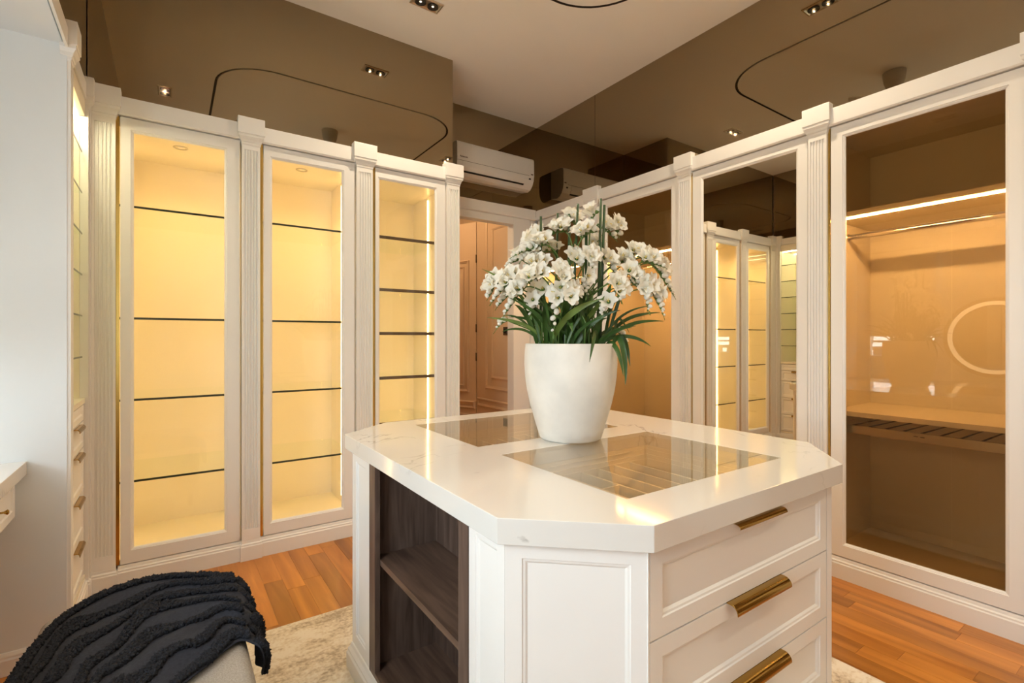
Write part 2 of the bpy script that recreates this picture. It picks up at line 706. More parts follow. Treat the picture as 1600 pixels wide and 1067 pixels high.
# window wall of the alcove, two openings
W1 = (1.94, 2.69, 1.085, 2.44)
W2 = (-0.10, 0.95, 1.085, 2.44)
g = G()
for y0, y1 in ((ALC_Y0, W2[0]), (W2[1], W1[0]), (W1[1], ALC_Y1)):
    g.box(ALC_X - 0.10, ALC_X, y0, y1, 0, CEIL)
for w_ in (W1, W2):
    g.box(ALC_X - 0.10, ALC_X, w_[0], w_[1], 0, w_[2])
    g.box(ALC_X - 0.10, ALC_X, w_[0], w_[1], w_[3], CEIL)
struct('wall_window', g, 'wall_white')
struct('wall_alcove', G().box(-1.35, -0.79, ALC_Y1, 4.06, 0, CEIL).box(-0.79, -0.36, ALC_Y1, 2.815, 0, 2.62), 'wall_white',
       label='bright white side wall of the window alcove')
struct('wall_left', G().box(-1.35, -0.36, -1.57, ALC_Y0, 0, CEIL), 'wall_white')
struct('wall_soffit', G().box(ALC_X, -0.3725, ALC_Y0, ALC_Y1, 2.59, CEIL), 'wall_white',
       label='white underside above the window alcove')

# windows
for k, w_ in ((1, W1), (2, W2)):
    FWN = Frame((ALC_X - 0.05, 0, 0), (0, 1, 0), (1, 0, 0))
    g = G().loops(FWN, w_[0], w_[1], w_[2], w_[3], [(0, -0.03), (0, 0.03), (0.045, 0.03), (0.05, 0.0), (0.05, -0.03)], close=True)
    win = struct('window_%d' % k, g, 'plastic_white')
    ym = (w_[0] + w_[1]) / 2
    part(win, 'mullion', G().fbox(FWN, ym - 0.018, ym + 0.018, w_[2] + 0.05, w_[3] - 0.05, -0.02, 0.025), 'plastic_white')
    part(win, 'transom', G().fbox(FWN, w_[0] + 0.05, w_[1] - 0.05, 1.30, 1.325, -0.018, 0.022), 'plastic_white')
    for a, b in ((w_[0] + 0.05, ym - 0.018), (ym + 0.018, w_[1] - 0.05)):
        part(win, 'window_pane', G().fbox(FWN, a, b, w_[2] + 0.05, w_[3] - 0.05, -0.003, 0.003), 'clear_glass')
    zb = 1.375 if k == 1 else 2.30
    t = thing('roller_blind', (ALC_X + 0.03, ym, zb),
              'pale roller blind pulled low over the window beside the round mirror' if k == 1 else
              'pale roller blind rolled up at the top of the nearer alcove window', 'blind', 'roller blinds in the alcove')
    part(t, 'blind_tube', G().tube([(ALC_X + 0.03, w_[0], 2.46), (ALC_X + 0.03, w_[1], 2.46)], 0.024, 14), 'plastic_white', smooth=True)
    part(t, 'blind_cloth', G().box(ALC_X + 0.028, ALC_X + 0.031, w_[0] + 0.01, w_[1] - 0.01, zb + 0.02, 2.46), 'blind_cloth')
    part(t, 'bottom_bar', G().box(ALC_X + 0.022, ALC_X + 0.037, w_[0] + 0.01, w_[1] - 0.01, zb, zb + 0.022), 'plastic_white', 0.002)

# balustrade outside the window
t = thing('balustrade', (-3.2, 2.4, 0), 'dark timber balcony balustrade seen outside the alcove window', 'balustrade')
part(t, 'top_rail', G().box(-3.26, -3.14, -1.0, 6.5, 1.16, 1.22), 'rail_brown')
part(t, 'bottom_rail', G().box(-3.24, -3.16, -1.0, 6.5, 0.35, 0.40), 'rail_brown')
for k in range(25):
    y = -0.8 + k * 0.30
    part(t, 'baluster', G().box(-3.235, -3.165, y, y + 0.17, 0.40, 1.16), 'rail_brown')
for y in (0.2, 3.35):
    part(t, 'newel_post', G().box(-3.30, -3.10, y, y + 0.2, 0.0, 1.24).box(-3.33, -3.07, y - 0.03, y + 0.23, 1.26, 1.42), 'rail_brown', 0.01)

# ------------------------------------------------------------------ mirror panels above the cabinets
MZ0 = 2.60
ML, MR = 3.435, 3.112


def mirror(g, label):
    return solo('bronze_mirror', g, 'bronze_mirror', label, 'mirror', 'bronze mirror panels above the cabinets')


mirror(G().box(-0.362, 1.812, ML, ML + 0.006, MZ0, CEIL), 'wide bronze mirror panel above the three lit display cabinets')
mirror(G().box(1.806, 1.812, ML + 0.006, 4.052, MZ0, CEIL), 'narrow bronze mirror on the end of the bulkhead beside the air conditioner')
mirror(G().box(1.814, 3.117, 4.0525, 4.058, MZ0, CEIL), 'bronze mirror panel behind the air conditioner above the doorway')
mr_ = mirror(G().box(MR, MR + 0.006, 3.202, 4.052, MZ0, CEIL), 'bronze mirror panel above the wardrobe nearest the doorway corner')
part(mr_, 'seam', G().box(MR + 0.0015, MR + 0.0055, 3.198, 3.202, MZ0, CEIL), 'dark_line', label='dark joint between mirror panels')
mirror(G().box(MR, MR + 0.006, 0.36, 3.198, MZ0, CEIL), 'long bronze mirror panel above the mirrored wardrobe and tinted glass doors')
mirror(G().box(MR, MR + 0.006, -1.56, 0.356, MZ0, CEIL), 'bronze mirror panel at the near end of the right wall')
mirror(G().box(-0.371, -0.365, -0.3, 3.428, 2.63, CEIL), 'bronze mirror strip above the open shelves at far left')

# ------------------------------------------------------------------ fascia trims and baseboards
FZ0, FZ1 = 2.558, 2.655
fprof = [(-0.03, FZ0), (0.012, FZ0), (0.020, FZ0 + 0.008), (0.020, FZ1), (-0.03, FZ1)]
struct('trim_1', G().sweep(FL, -0.36, 1.85, fprof), 'white_paint', label='white cornice board over the lit cabinets')
struct('trim_2', G().sweep(FR, -1.565, 4.03, fprof), 'white_paint', label='white cornice board over the right wardrobes')
struct('trim_3', G().sweep(FA, 1.855, 3.082, [(0.0, FZ0), (0.022, FZ0), (0.030, FZ0 + 0.008), (0.030, FZ1 + 0.008), (0.0, FZ1 + 0.008)]), 'white_paint',
       label='white cornice board over the doorway')
struct('trim_4', G().sweep(FWL, -0.30, 3.385, [(-0.004, 2.575), (0.006, 2.575), (0.006, FZ1), (-0.004, FZ1)]), 'white_paint',
       label='white cornice board over the open shelves')


def bprof(p):
    return [(-0.03, 0.0), (p, 0.0), (p, 0.082), (p - 0.004, 0.088), (p - 0.004, 0.096), (p - 0.010, 0.102), (p - 0.012, 0.114), (p - 0.018, 0.118), (-0.03, 0.118)]


struct('baseboard_left', G().sweep(FL, -0.235, 1.85, bprof(0.012)), 'white_paint')
struct('baseboard_right', G().sweep(FR, -1.57, 4.03, bprof(0.012)), 'white_paint')
struct('baseboard_shelves', G().sweep(FWL, 2.815, 3.37, bprof(0.012)), 'white_paint')
FP = Frame((0, ALC_Y1, 0), (1, 0, 0), (0, -1, 0))
struct('baseboard_alcove', G().sweep(FP, ALC_X, -0.362, [(0, 0), (0.014, 0), (0.014, 0.062), (0.010, 0.068), (0.010, 0.076), (0.004, 0.088), (0, 0.09)]), 'white_paint')

struct('trim_6', G().box(-0.380, -0.342, 3.3635, 3.426, 0.0, 2.557), 'white_paint', label='white filler post in the corner beside the open shelves')
struct('trim_7', G().box(3.112, 3.15, -1.565, -1.465, 0.0, 2.557), 'white_paint', label='white filler board at the near end of the wardrobes')
# ------------------------------------------------------------------ pilasters
def rect_ring(F, u0, u1, w1, e, v):
    return [F(u0 - e, v, -0.0225), F(u1 + e, v, -0.0225), F(u1 + e, v, w1 + e), F(u0 - e, v, w1 + e)]


def pilaster(F, u0, u1, label, flutes=5, top=2.69, both=True, w=0.016):
    c = F((u0 + u1) / 2, 0, 0)
    t = thing('pilaster', c, label, 'pilaster', 'white fluted pilasters')
    v0, v1 = 0.118, 2.56
    va, vb = 0.19, 2.50
    g = G()
    g.fbox(F, u0, u1, v0, va, -0.0225, w)
    g.fbox(F, u0, u1, vb, v1, -0.0225, w)
    W = u1 - u0
    m = W * 0.10
    pr = [(u0, -0.0225), (u0, w), (u0 + m, w)]
    step = (W - 2 * m) / flutes
    for k in range(flutes):
        a = u0 + m + k * step
        pr += [(a + step * 0.12, w), (a + step * 0.24, w - 0.007), (a + step * 0.76, w - 0.007), (a + step * 0.88, w)]
    pr += [(u1 - m, w), (u1, w), (u1, -0.0225)]
    n = len(pr)
    pts = [F(a, va, b) for a, b in pr] + [F(a, vb, b) for a, b in pr]
    fs = [(i, (i + 1) % n, n + (i + 1) % n, n + i) for i in range(n)]
    g.add(pts, fs)
    part(t, 'shaft', g, 'white_paint')
    rings = []
    for v, e in ((2.526, 0.0), (2.532, 0.003), (2.544, 0.004), (2.546, 0.007), (2.560, 0.010), (2.572, 0.017), (2.575, 0.020), (2.590, 0.020), (2.592, 0.024), (top, 0.024)):
        rings.append(rect_ring(F, u0, u1, w, e, v))
    part(t, 'capital', G().loft(rings), 'white_paint', 0.0015)
    rings = []
    for v, e in ((0.0, 0.010), (0.084, 0.010), (0.090, 0.007), (0.098, 0.007), (0.104, 0.001), (0.118, 0.0005)):
        rings.append(rect_ring(F, u0, u1, w, e, v))
    part(t, 'pedestal', G().loft(rings), 'white_paint', 0.001)
    return t


pilaster(FL, -0.343, -0.243, 'white fluted pilaster in the corner left of the leftmost lit cabinet')
pilaster(FL, 0.356, 0.455, 'white fluted pilaster between the leftmost and middle lit cabinets')
pilaster(FL, 1.050, 1.162, 'white fluted pilaster between the middle and right lit cabinets')
pilaster(FL, 1.742, 1.848, 'white fluted pilaster ending the lit cabinets beside the doorway')
pilaster(FR, 3.148, 3.288, 'white fluted pilaster behind the flowers, nearest the doorway corner')
pilaster(FR, 2.206, 2.306, 'white fluted pilaster left of the mirrored wardrobe door')
pilaster(FR, 1.302, 1.402, 'white fluted pilaster between the mirrored door and the large tinted glass door')
pilaster(FR, 0.392, 0.492, 'white fluted pilaster at the right edge beside the large tinted glass door')
pilaster(FR, -0.520, -0.430, 'white fluted pilaster between the two out-of-frame wardrobes')
pilaster(FR, -1.440, -1.340, 'white fluted pilaster at the near end of the right wall')
pilaster(FWL, 3.335, 3.362, 'slim white pilaster between the open shelves and the corner', flutes=2, w=0.012)
pilaster(FWL, 2.790, 2.858, 'slim white pilaster between the alcove wall and the open shelves', flutes=2, w=0.012)

# ------------------------------------------------------------------ cabinets
DV0, DV1 = 0.124, 2.552


def carcass(F, u0, u1, depth, v0=0.12, v1=2.556, th=0.016):
    g = G()
    b = -0.024
    g.fbox(F, u0, u0 + th, v0, v1, -depth, b)
    g.fbox(F, u1 - th, u1, v0, v1, -depth, b)
    g.fbox(F, u0 + th, u1 - th, v0, v0 + 0.02, -depth, b)
    g.fbox(F, u0 + th, u1 - th, v1 - 0.05, v1, -depth, b)
    g.fbox(F, u0 + th, u1 - th, v0 + 0.02, v1 - 0.05, -depth, -depth + 0.012)
    return g


def door(t, F, u0, u1, gu0, gu1, gv0, gv1, glassmat, mirror_=False):
    # frame with a bevelled inner edge; stiles may differ in width
    outer = [(u0, DV0), (u1, DV0), (u1, DV1), (u0, DV1)]
    inn = [(gu0, gv0), (gu1, gv0), (gu1, gv1), (gu0, gv1)]
    sg = [(-1, -1), (1, -1), (1, 1), (-1, 1)]
    rings = []
    rings.append([F(a, b, -0.022) for a, b in outer])
    rings.append([F(a, b, 0.0) for a, b in outer])
    rings.append([F(a + s[0] * 0.013, b + s[1] * 0.013, 0.0) for (a, b), s in zip(inn, sg)])
    rings.append([F(a + s[0] * 0.011, b + s[1] * 0.011, -0.003) for (a, b), s in zip(inn, sg)])
    rings.append([F(a + s[0] * 0.007, b + s[1] * 0.007, -0.004) for (a, b), s in zip(inn, sg)])
    rings.append([F(a, b, -0.010) for a, b in inn])
    rings.append([F(a, b, -0.022) for a, b in inn])
    rings.append(rings[0])
    d = part(t, 'door', G().loft(rings, cap=False), 'white_paint')
    if mirror_:
        part(d, 'mirror_glass', G().fbox(F, gu0 - 0.004, gu1 + 0.004, gv0 - 0.004, gv1 + 0.004, -0.018, -0.012), glassmat, label='clear mirror filling the door')
    else:
        part(d, 'glass_pane', G().fbox(F, gu0 - 0.004, gu1 + 0.004, gv0 - 0.004, gv1 + 0.004, -0.018, -0.013), glassmat)
    return d


def strip(t, F, a, b, name='gold_strip'):
    part(t, name, G().fbox(F, a, b, DV0, DV1, -0.030, -0.002), 'gold_strip', label='brass edge strip')


def shelf(t, F, u0, u1, v, depth, th, mat, edgemat, front=-0.045):
    s = part(t, 'shelf', G().fbox(F, u0, u1, v - th, v, -depth, front), mat)
    part(s, 'shelf_edge', G().fbox(F, u0, u1, v - th, v, front, front + 0.0025), edgemat, label='dark polished front edge')


def area(parent, name, loc, rot, sx, sy, power, col):
    d = bpy.data.lights.new(name, 'AREA')
    d.shape = 'RECTANGLE'
    d.size = sx
    d.size_y = sy
    d.energy = power
    d.color = col
    o = bpy.data.objects.new(name, d)
    COL.objects.link(o)
    o.parent = parent
    o.location = Vector(loc) - BASE[parent.name]
    o.rotation_euler = rot
    return o


def puck(t, F, u, w, v=2.506):
    c = F(u, v, w)
    p = part(t, 'puck_light', G().lathe((c.x, c.y), [(0.038, v), (0.038, v - 0.004), (0.030, v - 0.005), (0.026, v - 0.001)], 24, cap=False), 'nickel', smooth=True)
    part(p, 'puck_lens', G().lathe((c.x, c.y), [(0.012, v - 0.0022), (0.0115, v - 0.0040)], 20), 'puck_glow')
    d = bpy.data.lights.new('puck_lamp', 'SPOT')
    d.energy = PUCK_W
    d.color = LED_WARM
    d.spot_size = math.radians(140)
    d.spot_blend = 0.8
    d.shadow_soft_size = 0.0
    o = bpy.data.objects.new('puck_lamp', d)
    COL.objects.link(o)
    o.parent = p
    o.location = Vector((c.x, c.y, v - 0.02)) - BASE[t.name]


SH_L = [2.086, 1.467, 1.015, 0.564]
left_cabs = [
    (-0.224, 0.346, -0.166, 0.266, 'leftmost lit display cabinet with four glass shelves and no visible light strip'),
    (0.476, 1.040, 0.526, 0.956, 'middle lit display cabinet with four clear glass shelves'),
    (1.186, 1.732, 1.218, 1.650, 'narrow-looking lit display cabinet beside the doorway with thick smoky shelves'),
]
for k, (u0, u1, a, b, lab) in enumerate(left_cabs):
    t = thing('display_cabinet', FL((u0 + u1) / 2, 0.12, -0.3), lab, 'cabinet', 'lit display cabinets on the left wall')
    D = 0.62
    part(t, 'carcass', carcass(FL, u0 - 0.03, u1 + 0.02, D), 'interior')
    door(t, FL, u0, u1, a, b, 0.205, 2.478, 'clear_glass')
    strip(t, FL, u0 - 0.019, u0 - 0.004)
    s0, s1 = u0 - 0.03 + 0.017, u1 + 0.02 - 0.017
    if k < 2:
        for v in SH_L:
            shelf(t, FL, s0, s1, v, D - 0.013, 0.012, 'shelf_glass', 'glass_edge')
        puck(t, FL, (a + b) / 2 - 0.0, -0.20)
    else:
        for v in (2.09, 1.712, 1.397, 1.076, 0.745):
            shelf(t, FL, s0, s1, v, D - 0.013, 0.022, 'shelf_glass', 'smoke_edge')
    if k > 0:
        sides = ((s1 - 0.006, s1 - 0.001), (s0 + 0.001, s0 + 0.006))
    else:
        sides = ((s1 - 0.006, s1 - 0.001), (s0 + 0.001, s0 + 0.006))
    for q, (p0, p1) in enumerate(sides):
        part(t, 'light_strip', G().fbox(FL, p0, p1, 0.19, 2.478, -0.318, -0.308), 'led_side', label='glowing vertical light strip')

# right run
glass_v = (0.202, 2.481)
right_cabs = [
    ('wardrobe', 3.300, 4.020, 3.372, 3.948, 'tinted glass wardrobe in the doorway corner mostly hidden by the flowers'),
    ('wardrobe', 2.318, 3.122, 2.388, 3.052, 'tinted glass wardrobe just right of the flowers with an amber interior'),
    ('mirror_wardrobe', 1.412, 2.194, 1.480, 2.114, 'mirror-fronted wardrobe reflecting the lit cabinets'),
    ('wardrobe', 0.500, 1.286, 0.570, 1.214, 'large tinted glass wardrobe at the right edge with rail and pull-out rack'),
    ('wardrobe', -0.412, 0.374, -0.342, 0.302, 'tinted glass wardrobe out of frame, next beyond the one with the pull-out rack'),
    ('wardrobe', -1.324, -0.538, -1.254, -0.610, 'tinted glass wardrobe out of frame at the near end of the right wall'),
]
for k, (nm, u0, u1, a, b, lab) in enumerate(right_cabs):
    t = thing(nm, FR((u0 + u1) / 2, 0.12, -0.3), lab, 'wardrobe', 'wardrobes on the right wall')
    D = 0.60
    c0, c1 = u0 - 0.02, u1 + 0.03
    if k == 0:
        c1 = u1 + 0.02
    part(t, 'carcass', carcass(FR, c0, c1, D), 'interior_beige')
    if k == 2:
        door(t, FR, u0, u1, a, b, glass_v[0], glass_v[1], 'silver_mirror', True)
    else:
        door(t, FR, u0, u1, a, b, glass_v[0], glass_v[1], 'bronze_glass')
    if k == 0:
        strip(t, FR, u1 + 0.004, u1 + 0.012)
    else:
        strip(t, FR, u1 + 0.004, u1 + 0.015)
    s0, s1 = c0 + 0.017, c1 - 0.017
    if k != 2:
        sh = part(t, 'top_shelf', G().fbox(FR, s0, s1, 2.035, 2.062, -D + 0.013, -0.03), 'interior_beige')
        if k < 4:
          part(sh, 'light_strip', G().fbox(FR, s0 + 0.005, s1 - 0.005, 2.029, 2.0345, -0.075, -0.066), 'led_shelf' if k == 3 else 'led_shelf_tall', label='glowing light strip under the shelf')
        rod = part(t, 'hanging_rod', G().tube([FR(s0, 1.955, -0.25), FR(s1, 1.955, -0.25)], 0.0150, 14), 'chrome', smooth=True)
        for uu in (s0 + 0.004, s1 - 0.004):
            part(rod, 'rod_socket', G().tube([FR(uu - 0.004, 1.955, -0.25), FR(uu + 0.004, 1.955, -0.25)], 0.022, 14), 'chrome', smooth=True)
        part(t, 'back_batten', G().fbox(FR, (s0 + s1) / 2 - 0.002, (s0 + s1) / 2 + 0.002, 0.15, 2.03, -D + 0.0122, -D + 0.0132), 'interior', label='joint in the back panel')
    if k == 3:
        part(t, 'middle_shelf', G().fbox(FR, s0, s1, 0.914, 0.940, -D + 0.013, -0.035), 'interior_beige')
        rk = part(t, 'pull_out_rack', G().fbox(FR, s0 + 0.05, s1 - 0.05, 0.815, 0.862, -0.075, -0.060), 'nickel', 0.002, label='pull-out trouser rack with a flat front bar')
        for uu in (s0 + 0.018, s1 - 0.018 - 0.030):
            part(rk, 'rack_bracket', G().loops(FR, uu, uu + 0.030, 0.808, 0.874, [(0, -0.09), (0, -0.055), (0.006, -0.055), (0.006, -0.09)], close=True), 'nickel')
            part(rk, 'rack_rail', G().fbox(FR, uu + 0.010, uu + 0.020, 0.84, 0.866, -0.52, -0.09), 'nickel')
        for j in range(9):
            uu = s0 + 0.09 + j * (s1 - s0 - 0.18) / 8
            part(rk, 'rack_rod', G().tube([FR(uu, 0.858, -0.072), FR(uu, 0.852, -0.50)], 0.004, 8), 'smoke_edge', smooth=True)
        um = (s0 + s1) / 2
        part(rk, 'maker_mark', G().fbox(FR, um + 0.005, um + 0.024, 0.842, 0.846, -0.060, -0.0595).fbox(FR, um - 0.022, um - 0.004, 0.840, 0.846, -0.060, -0.0595), 'smoke_edge')

# open shelf and drawer unit on the left side wall
t = thing('shelf_unit', FWL(3.10, 0.12, -0.2), 'open lit shelf unit with drawers beside the alcove wall at far left', 'shelf unit')
s0, s1 = 2.862, 3.331
g = G()
D = 0.40
g.fbox(FWL, s0 - 0.030, s0, 0.12, 2.57, -D, -0.001)
g.fbox(FWL, s1, s1 + 0.03, 0.12, 2.57, -D, -0.023)
g.fbox(FWL, s0, s1, 2.49, 2.57, -D, -0.001)
g.fbox(FWL, s0, s1, 1.02, 1.045, -D, -0.001)
g.fbox(FWL, s0, s1, 0.12, 0.14, -D, -0.001)
g.fbox(FWL, s0 - 0.01, s1 + 0.01, 0.12, 2.57, -D - 0.012, -D)
part(t, 'carcass', g, 'interior')
for v in (2.31, 2.10, 1.89, 1.68, 1.47, 1.26):
    shelf(t, FWL, s0 + 0.001, s1 - 0.001, v, D - 0.002, 0.008, 'shelf_glass', 'glass_edge', front=-0.014)
part(t, 'light_strip', G().fbox(FWL, s0 + 0.01, s1 - 0.01, 2.484, 2.4895, -0.055, -0.043), 'led_niche', label='glowing light strip under the unit top')
part(t, 'light_strip', G().fbox(FWL, s0 + 0.01, s1 - 0.01, 2.484, 2.4895, -0.36, -0.348), 'led_niche', label='glowing light strip under the unit top')
for v0, v1 in ((0.935, 1.012), (0.800, 0.930), (0.585, 0.795), (0.365, 0.580), (0.145, 0.360)):
    g = G().loops(FWL, s0 + 0.003, s1 - 0.003, v0, v1, [(0, -0.03), (0, -0.006), (0.028, -0.006), (0.034, -0.012), (0.036, -0.012)], cap=True, capback=True)
    d = part(t, 'drawer', g, 'white_paint')
    um = (s0 + s1) / 2
    if v0 < 0.93:
        part(d, 'handle', G().sweep(FWL, um - 0.09, um + 0.09, [(-0.006, v1 - 0.001), (0.010, v1 - 0.001), (0.018, v1 - 0.010), (0.018, v1 - 0.020), (0.015, v1 - 0.020), (0.014, v1 - 0.010), (0.008, v1 - 0.005), (-0.006, v1 - 0.005)]), 'brass')

# ------------------------------------------------------------------ doorway and hall
g = G()
g.fbox(FA, DX1, DX1 + 0.20, 0, DH + 0.07, 0.0, 0.016)
g.fbox(FA, 1.855, DX1, DH, DH + 0.07, 0.0, 0.016)
g.fbox(FA, DX1 + 0.212, 3.07, 0, DH + 0.07, 0.0, 0.012)
g.box(DX1 - 0.001, DX1 + 0.012, 4.06, 4.15, 0, DH)
tr = struct('trim_5', g, 'white_paint', 0.0015, label='white casing around the doorway')
FH = Frame((2.828, 0, 0), (0, 1, 0), (-1, 0, 0))
HY = 4.785
hall = struct('wall_hall', G().box(2.828, 2.92, 4.141, HY, 0, 2.9).box(2.92, 3.05, HY, 6.4, 0, 2.9).box(0.9, 3.05, 6.4, 6.5, 0, 2.9).box(0.9, 1.0, 4.14, 6.4, 0, 2.9), 'hall_paint')
def moulding(parent, F, u0, u1, v0, v1, w=0.03, k=1.0):
    part(parent, 'panel_moulding', G().loops(F, u0, u1, v0, v1, [(0, 0), (0.003, 0.008 * k), (w * 0.4, 0.0118 * k), (w * 0.75, 0.007 * k), (w, 0.005 * k), (w, 0)], close=True), 'hall_paint')
moulding(hall, FH, 4.08, 4.475, 0.92, 2.53)
moulding(hall, FH, 4.07, 4.600, 0.80, 2.66, 0.040)
moulding(hall, FH, 4.07, HY - 0.01, 0.60, 0.695, 0.030)
moulding(hall, FH, 4.08, 4.60, 0.24, 0.54, 0.030)
struct('floor_hall', G().box(0.9, 3.1, 4.10, 6.5, -0.06, -0.001), 'plank_wood')
struct('ceiling_hall', G().box(0.9, 3.1, 4.14, 6.5, 2.9, 2.96), 'ceiling_paint')
ux, uy = -0.39, 0.9208
FD = Frame((2.826, HY + 0.004, 0), (ux, uy, 0), (-uy, ux, 0))
g = G().fbox(FD, 0.004, 0.86, 0.01, 2.66, -0.045, 0.0)
dr = struct('door_1', g, 'hall_paint', label='open panelled hall door seen through the doorway')
moulding(dr, FD, 0.10, 0.76, 0.74, 2.24, 0.032, 1.8)
moulding(dr, FD, 0.17, 0.69, 0.81, 2.17, 0.020, 1.6)
moulding(dr, FD, 0.02, 0.84, 0.56, 0.645, 0.026, 1.8)
moulding(dr, FD, 0.10, 0.76, 0.20, 0.50, 0.030)
for v in (0.35, 1.10, 1.42, 2.2):
    part(dr, 'hinge', G().tube([FD(0.0, v, 0.006), FD(0.0, v + 0.09, 0.006)], 0.007, 10), 'smoke_edge', smooth=True)
t = thing('switch_plate', FH(4.165, 1.39, 0.004), 'small dark square switch plate on the hall wall beyond the doorway', 'switch')
part(t, 'plate', G().fbox(FH, 4.158, 4.240, 1.385, 1.468, 0.001, 0.009), 'smoke_edge', 0.002)
for j in range(2):
    part(t, 'rocker', G().fbox(FH, 4.168 + j * 0.034, 4.196 + j * 0.034, 1.40, 1.452, 0.009, 0.013), 'black', 0.001)
ld = bpy.data.lights.new('hall_lamp', 'POINT')
ld.energy = 15
ld.color = (1.0, 0.66, 0.36)
ld.shadow_soft_size = 0.06
lt = thing('hall_downlight', (2.0, 4.75, 2.86), 'small round downlight in the hall ceiling beyond the doorway', 'light')
part(lt, 'lamp_ring', G().lathe((2.0, 4.75), [(0.05, 2.899), (0.05, 2.890), (0.035, 2.888), (0.03, 2.897)], 20, cap=False), 'nickel')
lo = bpy.data.objects.new('hall_lamp', ld)
COL.objects.link(lo)
lo.parent = lt
lo.location = Vector((2.0, 4.75, 2.80)) - Vector(lt.location)

# ------------------------------------------------------------------ air conditioner
AX0, AX1 = 2.075, 2.925
t = thing('air_conditioner', ((AX0 + AX1) / 2, 4.0, 2.80), 'white wall-mounted air conditioner above the doorway', 'air conditioner')
FAC = Frame((0, 4.051, 0), (1, 0, 0), (0, -1, 0))
prof = [(0.0, 3.105), (0.17, 3.105), (0.190, 3.098), (0.200, 3.08), (0.203, 2.93), (0.196, 2.89), (0.175, 2.845), (0.140, 2.812), (0.10, 2.800), (0.0, 2.815)]
body = part(t, 'body', G().sweep(FAC, AX0, AX1, prof), 'plastic_white', 0.004)
part(t, 'flap', G().sweep(FAC, AX0 + 0.05, AX1 - 0.11, [(0.2035, 2.922), (0.2065, 2.920), (0.199, 2.885), (0.181, 2.850), (0.178, 2.852), (0.196, 2.888)]), 'plastic_white', 0.001)
part(t, 'air_slot', G().sweep(FAC, AX0 + 0.05, AX1 - 0.11, [(0.180, 2.850), (0.182, 2.849), (0.170, 2.836), (0.166, 2.838)]), 'black')
part(t, 'panel_seam', G().sweep(FAC, AX0, AX1 - 0.06, [(0.2030, 2.930), (0.2037, 2.930), (0.2037, 2.9275), (0.2030, 2.9275)]), 'smoke_edge')
part(t, 'sensor', G().fbox(FAC, AX1 - 0.062, AX1 - 0.042, 2.892, 2.906, 0.190, 0.2035), 'black')
text_part(t, 'brand_mark', 'Panasonic', 0.020, FAC(AX0 + 0.028, 2.958, 0.2034), (1, 0, 0), (0, 0, 1), 'smoke_edge', bold=0.0004)
part(t, 'badge', G().fbox(FAC, AX1 - 0.040, AX1 - 0.014, 2.940, 2.950, 0.2025, 0.2037), 'smoke_edge')

# ------------------------------------------------------------------ ceiling fittings
def downlight(x, y, ax, label, dim=1.0):
    t = thing('twin_downlight', (x, y, CEIL), label, 'light', 'recessed twin downlights')
    F2 = Frame((x, y, CEIL), (1, 0, 0) if ax == 'x' else (0, 1, 0), (0, -1, 0) if ax == 'x' else (1, 0, 0))
    hw, hd = 0.098, 0.052
    # bevelled tray: loft of rectangles, face down
    rings = []
    for a, z in ((0.0, 0.0), (0.0, -0.007), (0.010, -0.010), (0.018, -0.004)):
        rings.append([F2(-hw + a, z, -hd + a), F2(hw - a, z, -hd + a), F2(hw - a, z, hd - a), F2(-hw + a, z, hd - a)])
    part(t, 'frame', G().loft(rings), 'nickel')
    for s in (-1, 1):
        c = F2(s * 0.043, 0, 0)
        lamp = part(t, 'lamp_well', G().lathe((c.x, c.y), [(0.034, CEIL - 0.0045), (0.036, CEIL - 0.011), (0.033, CEIL - 0.011), (0.022, CEIL - 0.0055), (0.010, CEIL - 0.0050)], 24), 'black', smooth=True)
        part(lamp, 'bulb', G().lathe((c.x, c.y), [(0.008, CEIL - 0.0052), (0.007, CEIL - 0.0075)], 14), 'bulb')
        d = bpy.data.lights.new('downlight_lamp', 'SPOT')
        d.energy = SPOT_W * dim
        d.color = (1.0, 0.81, 0.57)
        d.spot_size = math.radians(150)
        d.spot_blend = 1.0
        d.shadow_soft_size = 0.0
        o = bpy.data.objects.new('downlight_lamp', d)
        COL.objects.link(o)
        o.parent = lamp
        o.location = Vector((c.x, c.y, CEIL - 0.02)) - BASE[t.name]
    return t


downlight(1.365, 2.945, 'x', 'recessed twin downlight near the top edge, in front of the display cabinets')
downlight(-0.04, 1.575, 'y', 'recessed twin downlight over the bench side of the ceiling', 0.06)
downlight(2.745, 1.50, 'y', 'recessed twin downlight in front of the mirrored wardrobe')
downlight(1.365, 0.12, 'x', 'recessed twin downlight on the window side of the ceiling', 0.7)
downlight(0.45, -0.80, 'x', 'recessed twin downlight over the near left part of the room', 0.15)
downlight(2.25, -0.80, 'x', 'recessed twin downlight over the near right part of the room')

t = thing('ceiling_fan', (1.37, 1.54, CEIL), 'grey ceiling fan in the middle of the ceiling, seen reflected in the mirrors', 'ceiling fan')
part(t, 'canopy', G().lathe((1.37, 1.54), [(0.080, CEIL), (0.080, CEIL - 0.006), (0.078, CEIL - 0.03), (0.071, CEIL - 0.075), (0.058, CEIL - 0.115), (0.035, CEIL - 0.135), (0.014, CEIL - 0.138)], 28), 'fan_grey', smooth=True)
part(t, 'down_rod', G().tube([(1.37, 1.54, CEIL - 0.10), (1.37, 1.54, CEIL - 0.34)], 0.013, 12), 'fan_grey', smooth=True)
mot = part(t, 'motor', G().lathe((1.37, 1.54), [(0.03, CEIL - 0.33), (0.075, CEIL - 0.345), (0.088, CEIL - 0.37), (0.085, CEIL - 0.42), (0.06, CEIL - 0.445), (0.02, CEIL - 0.45)], 28), 'fan_grey', smooth=True)
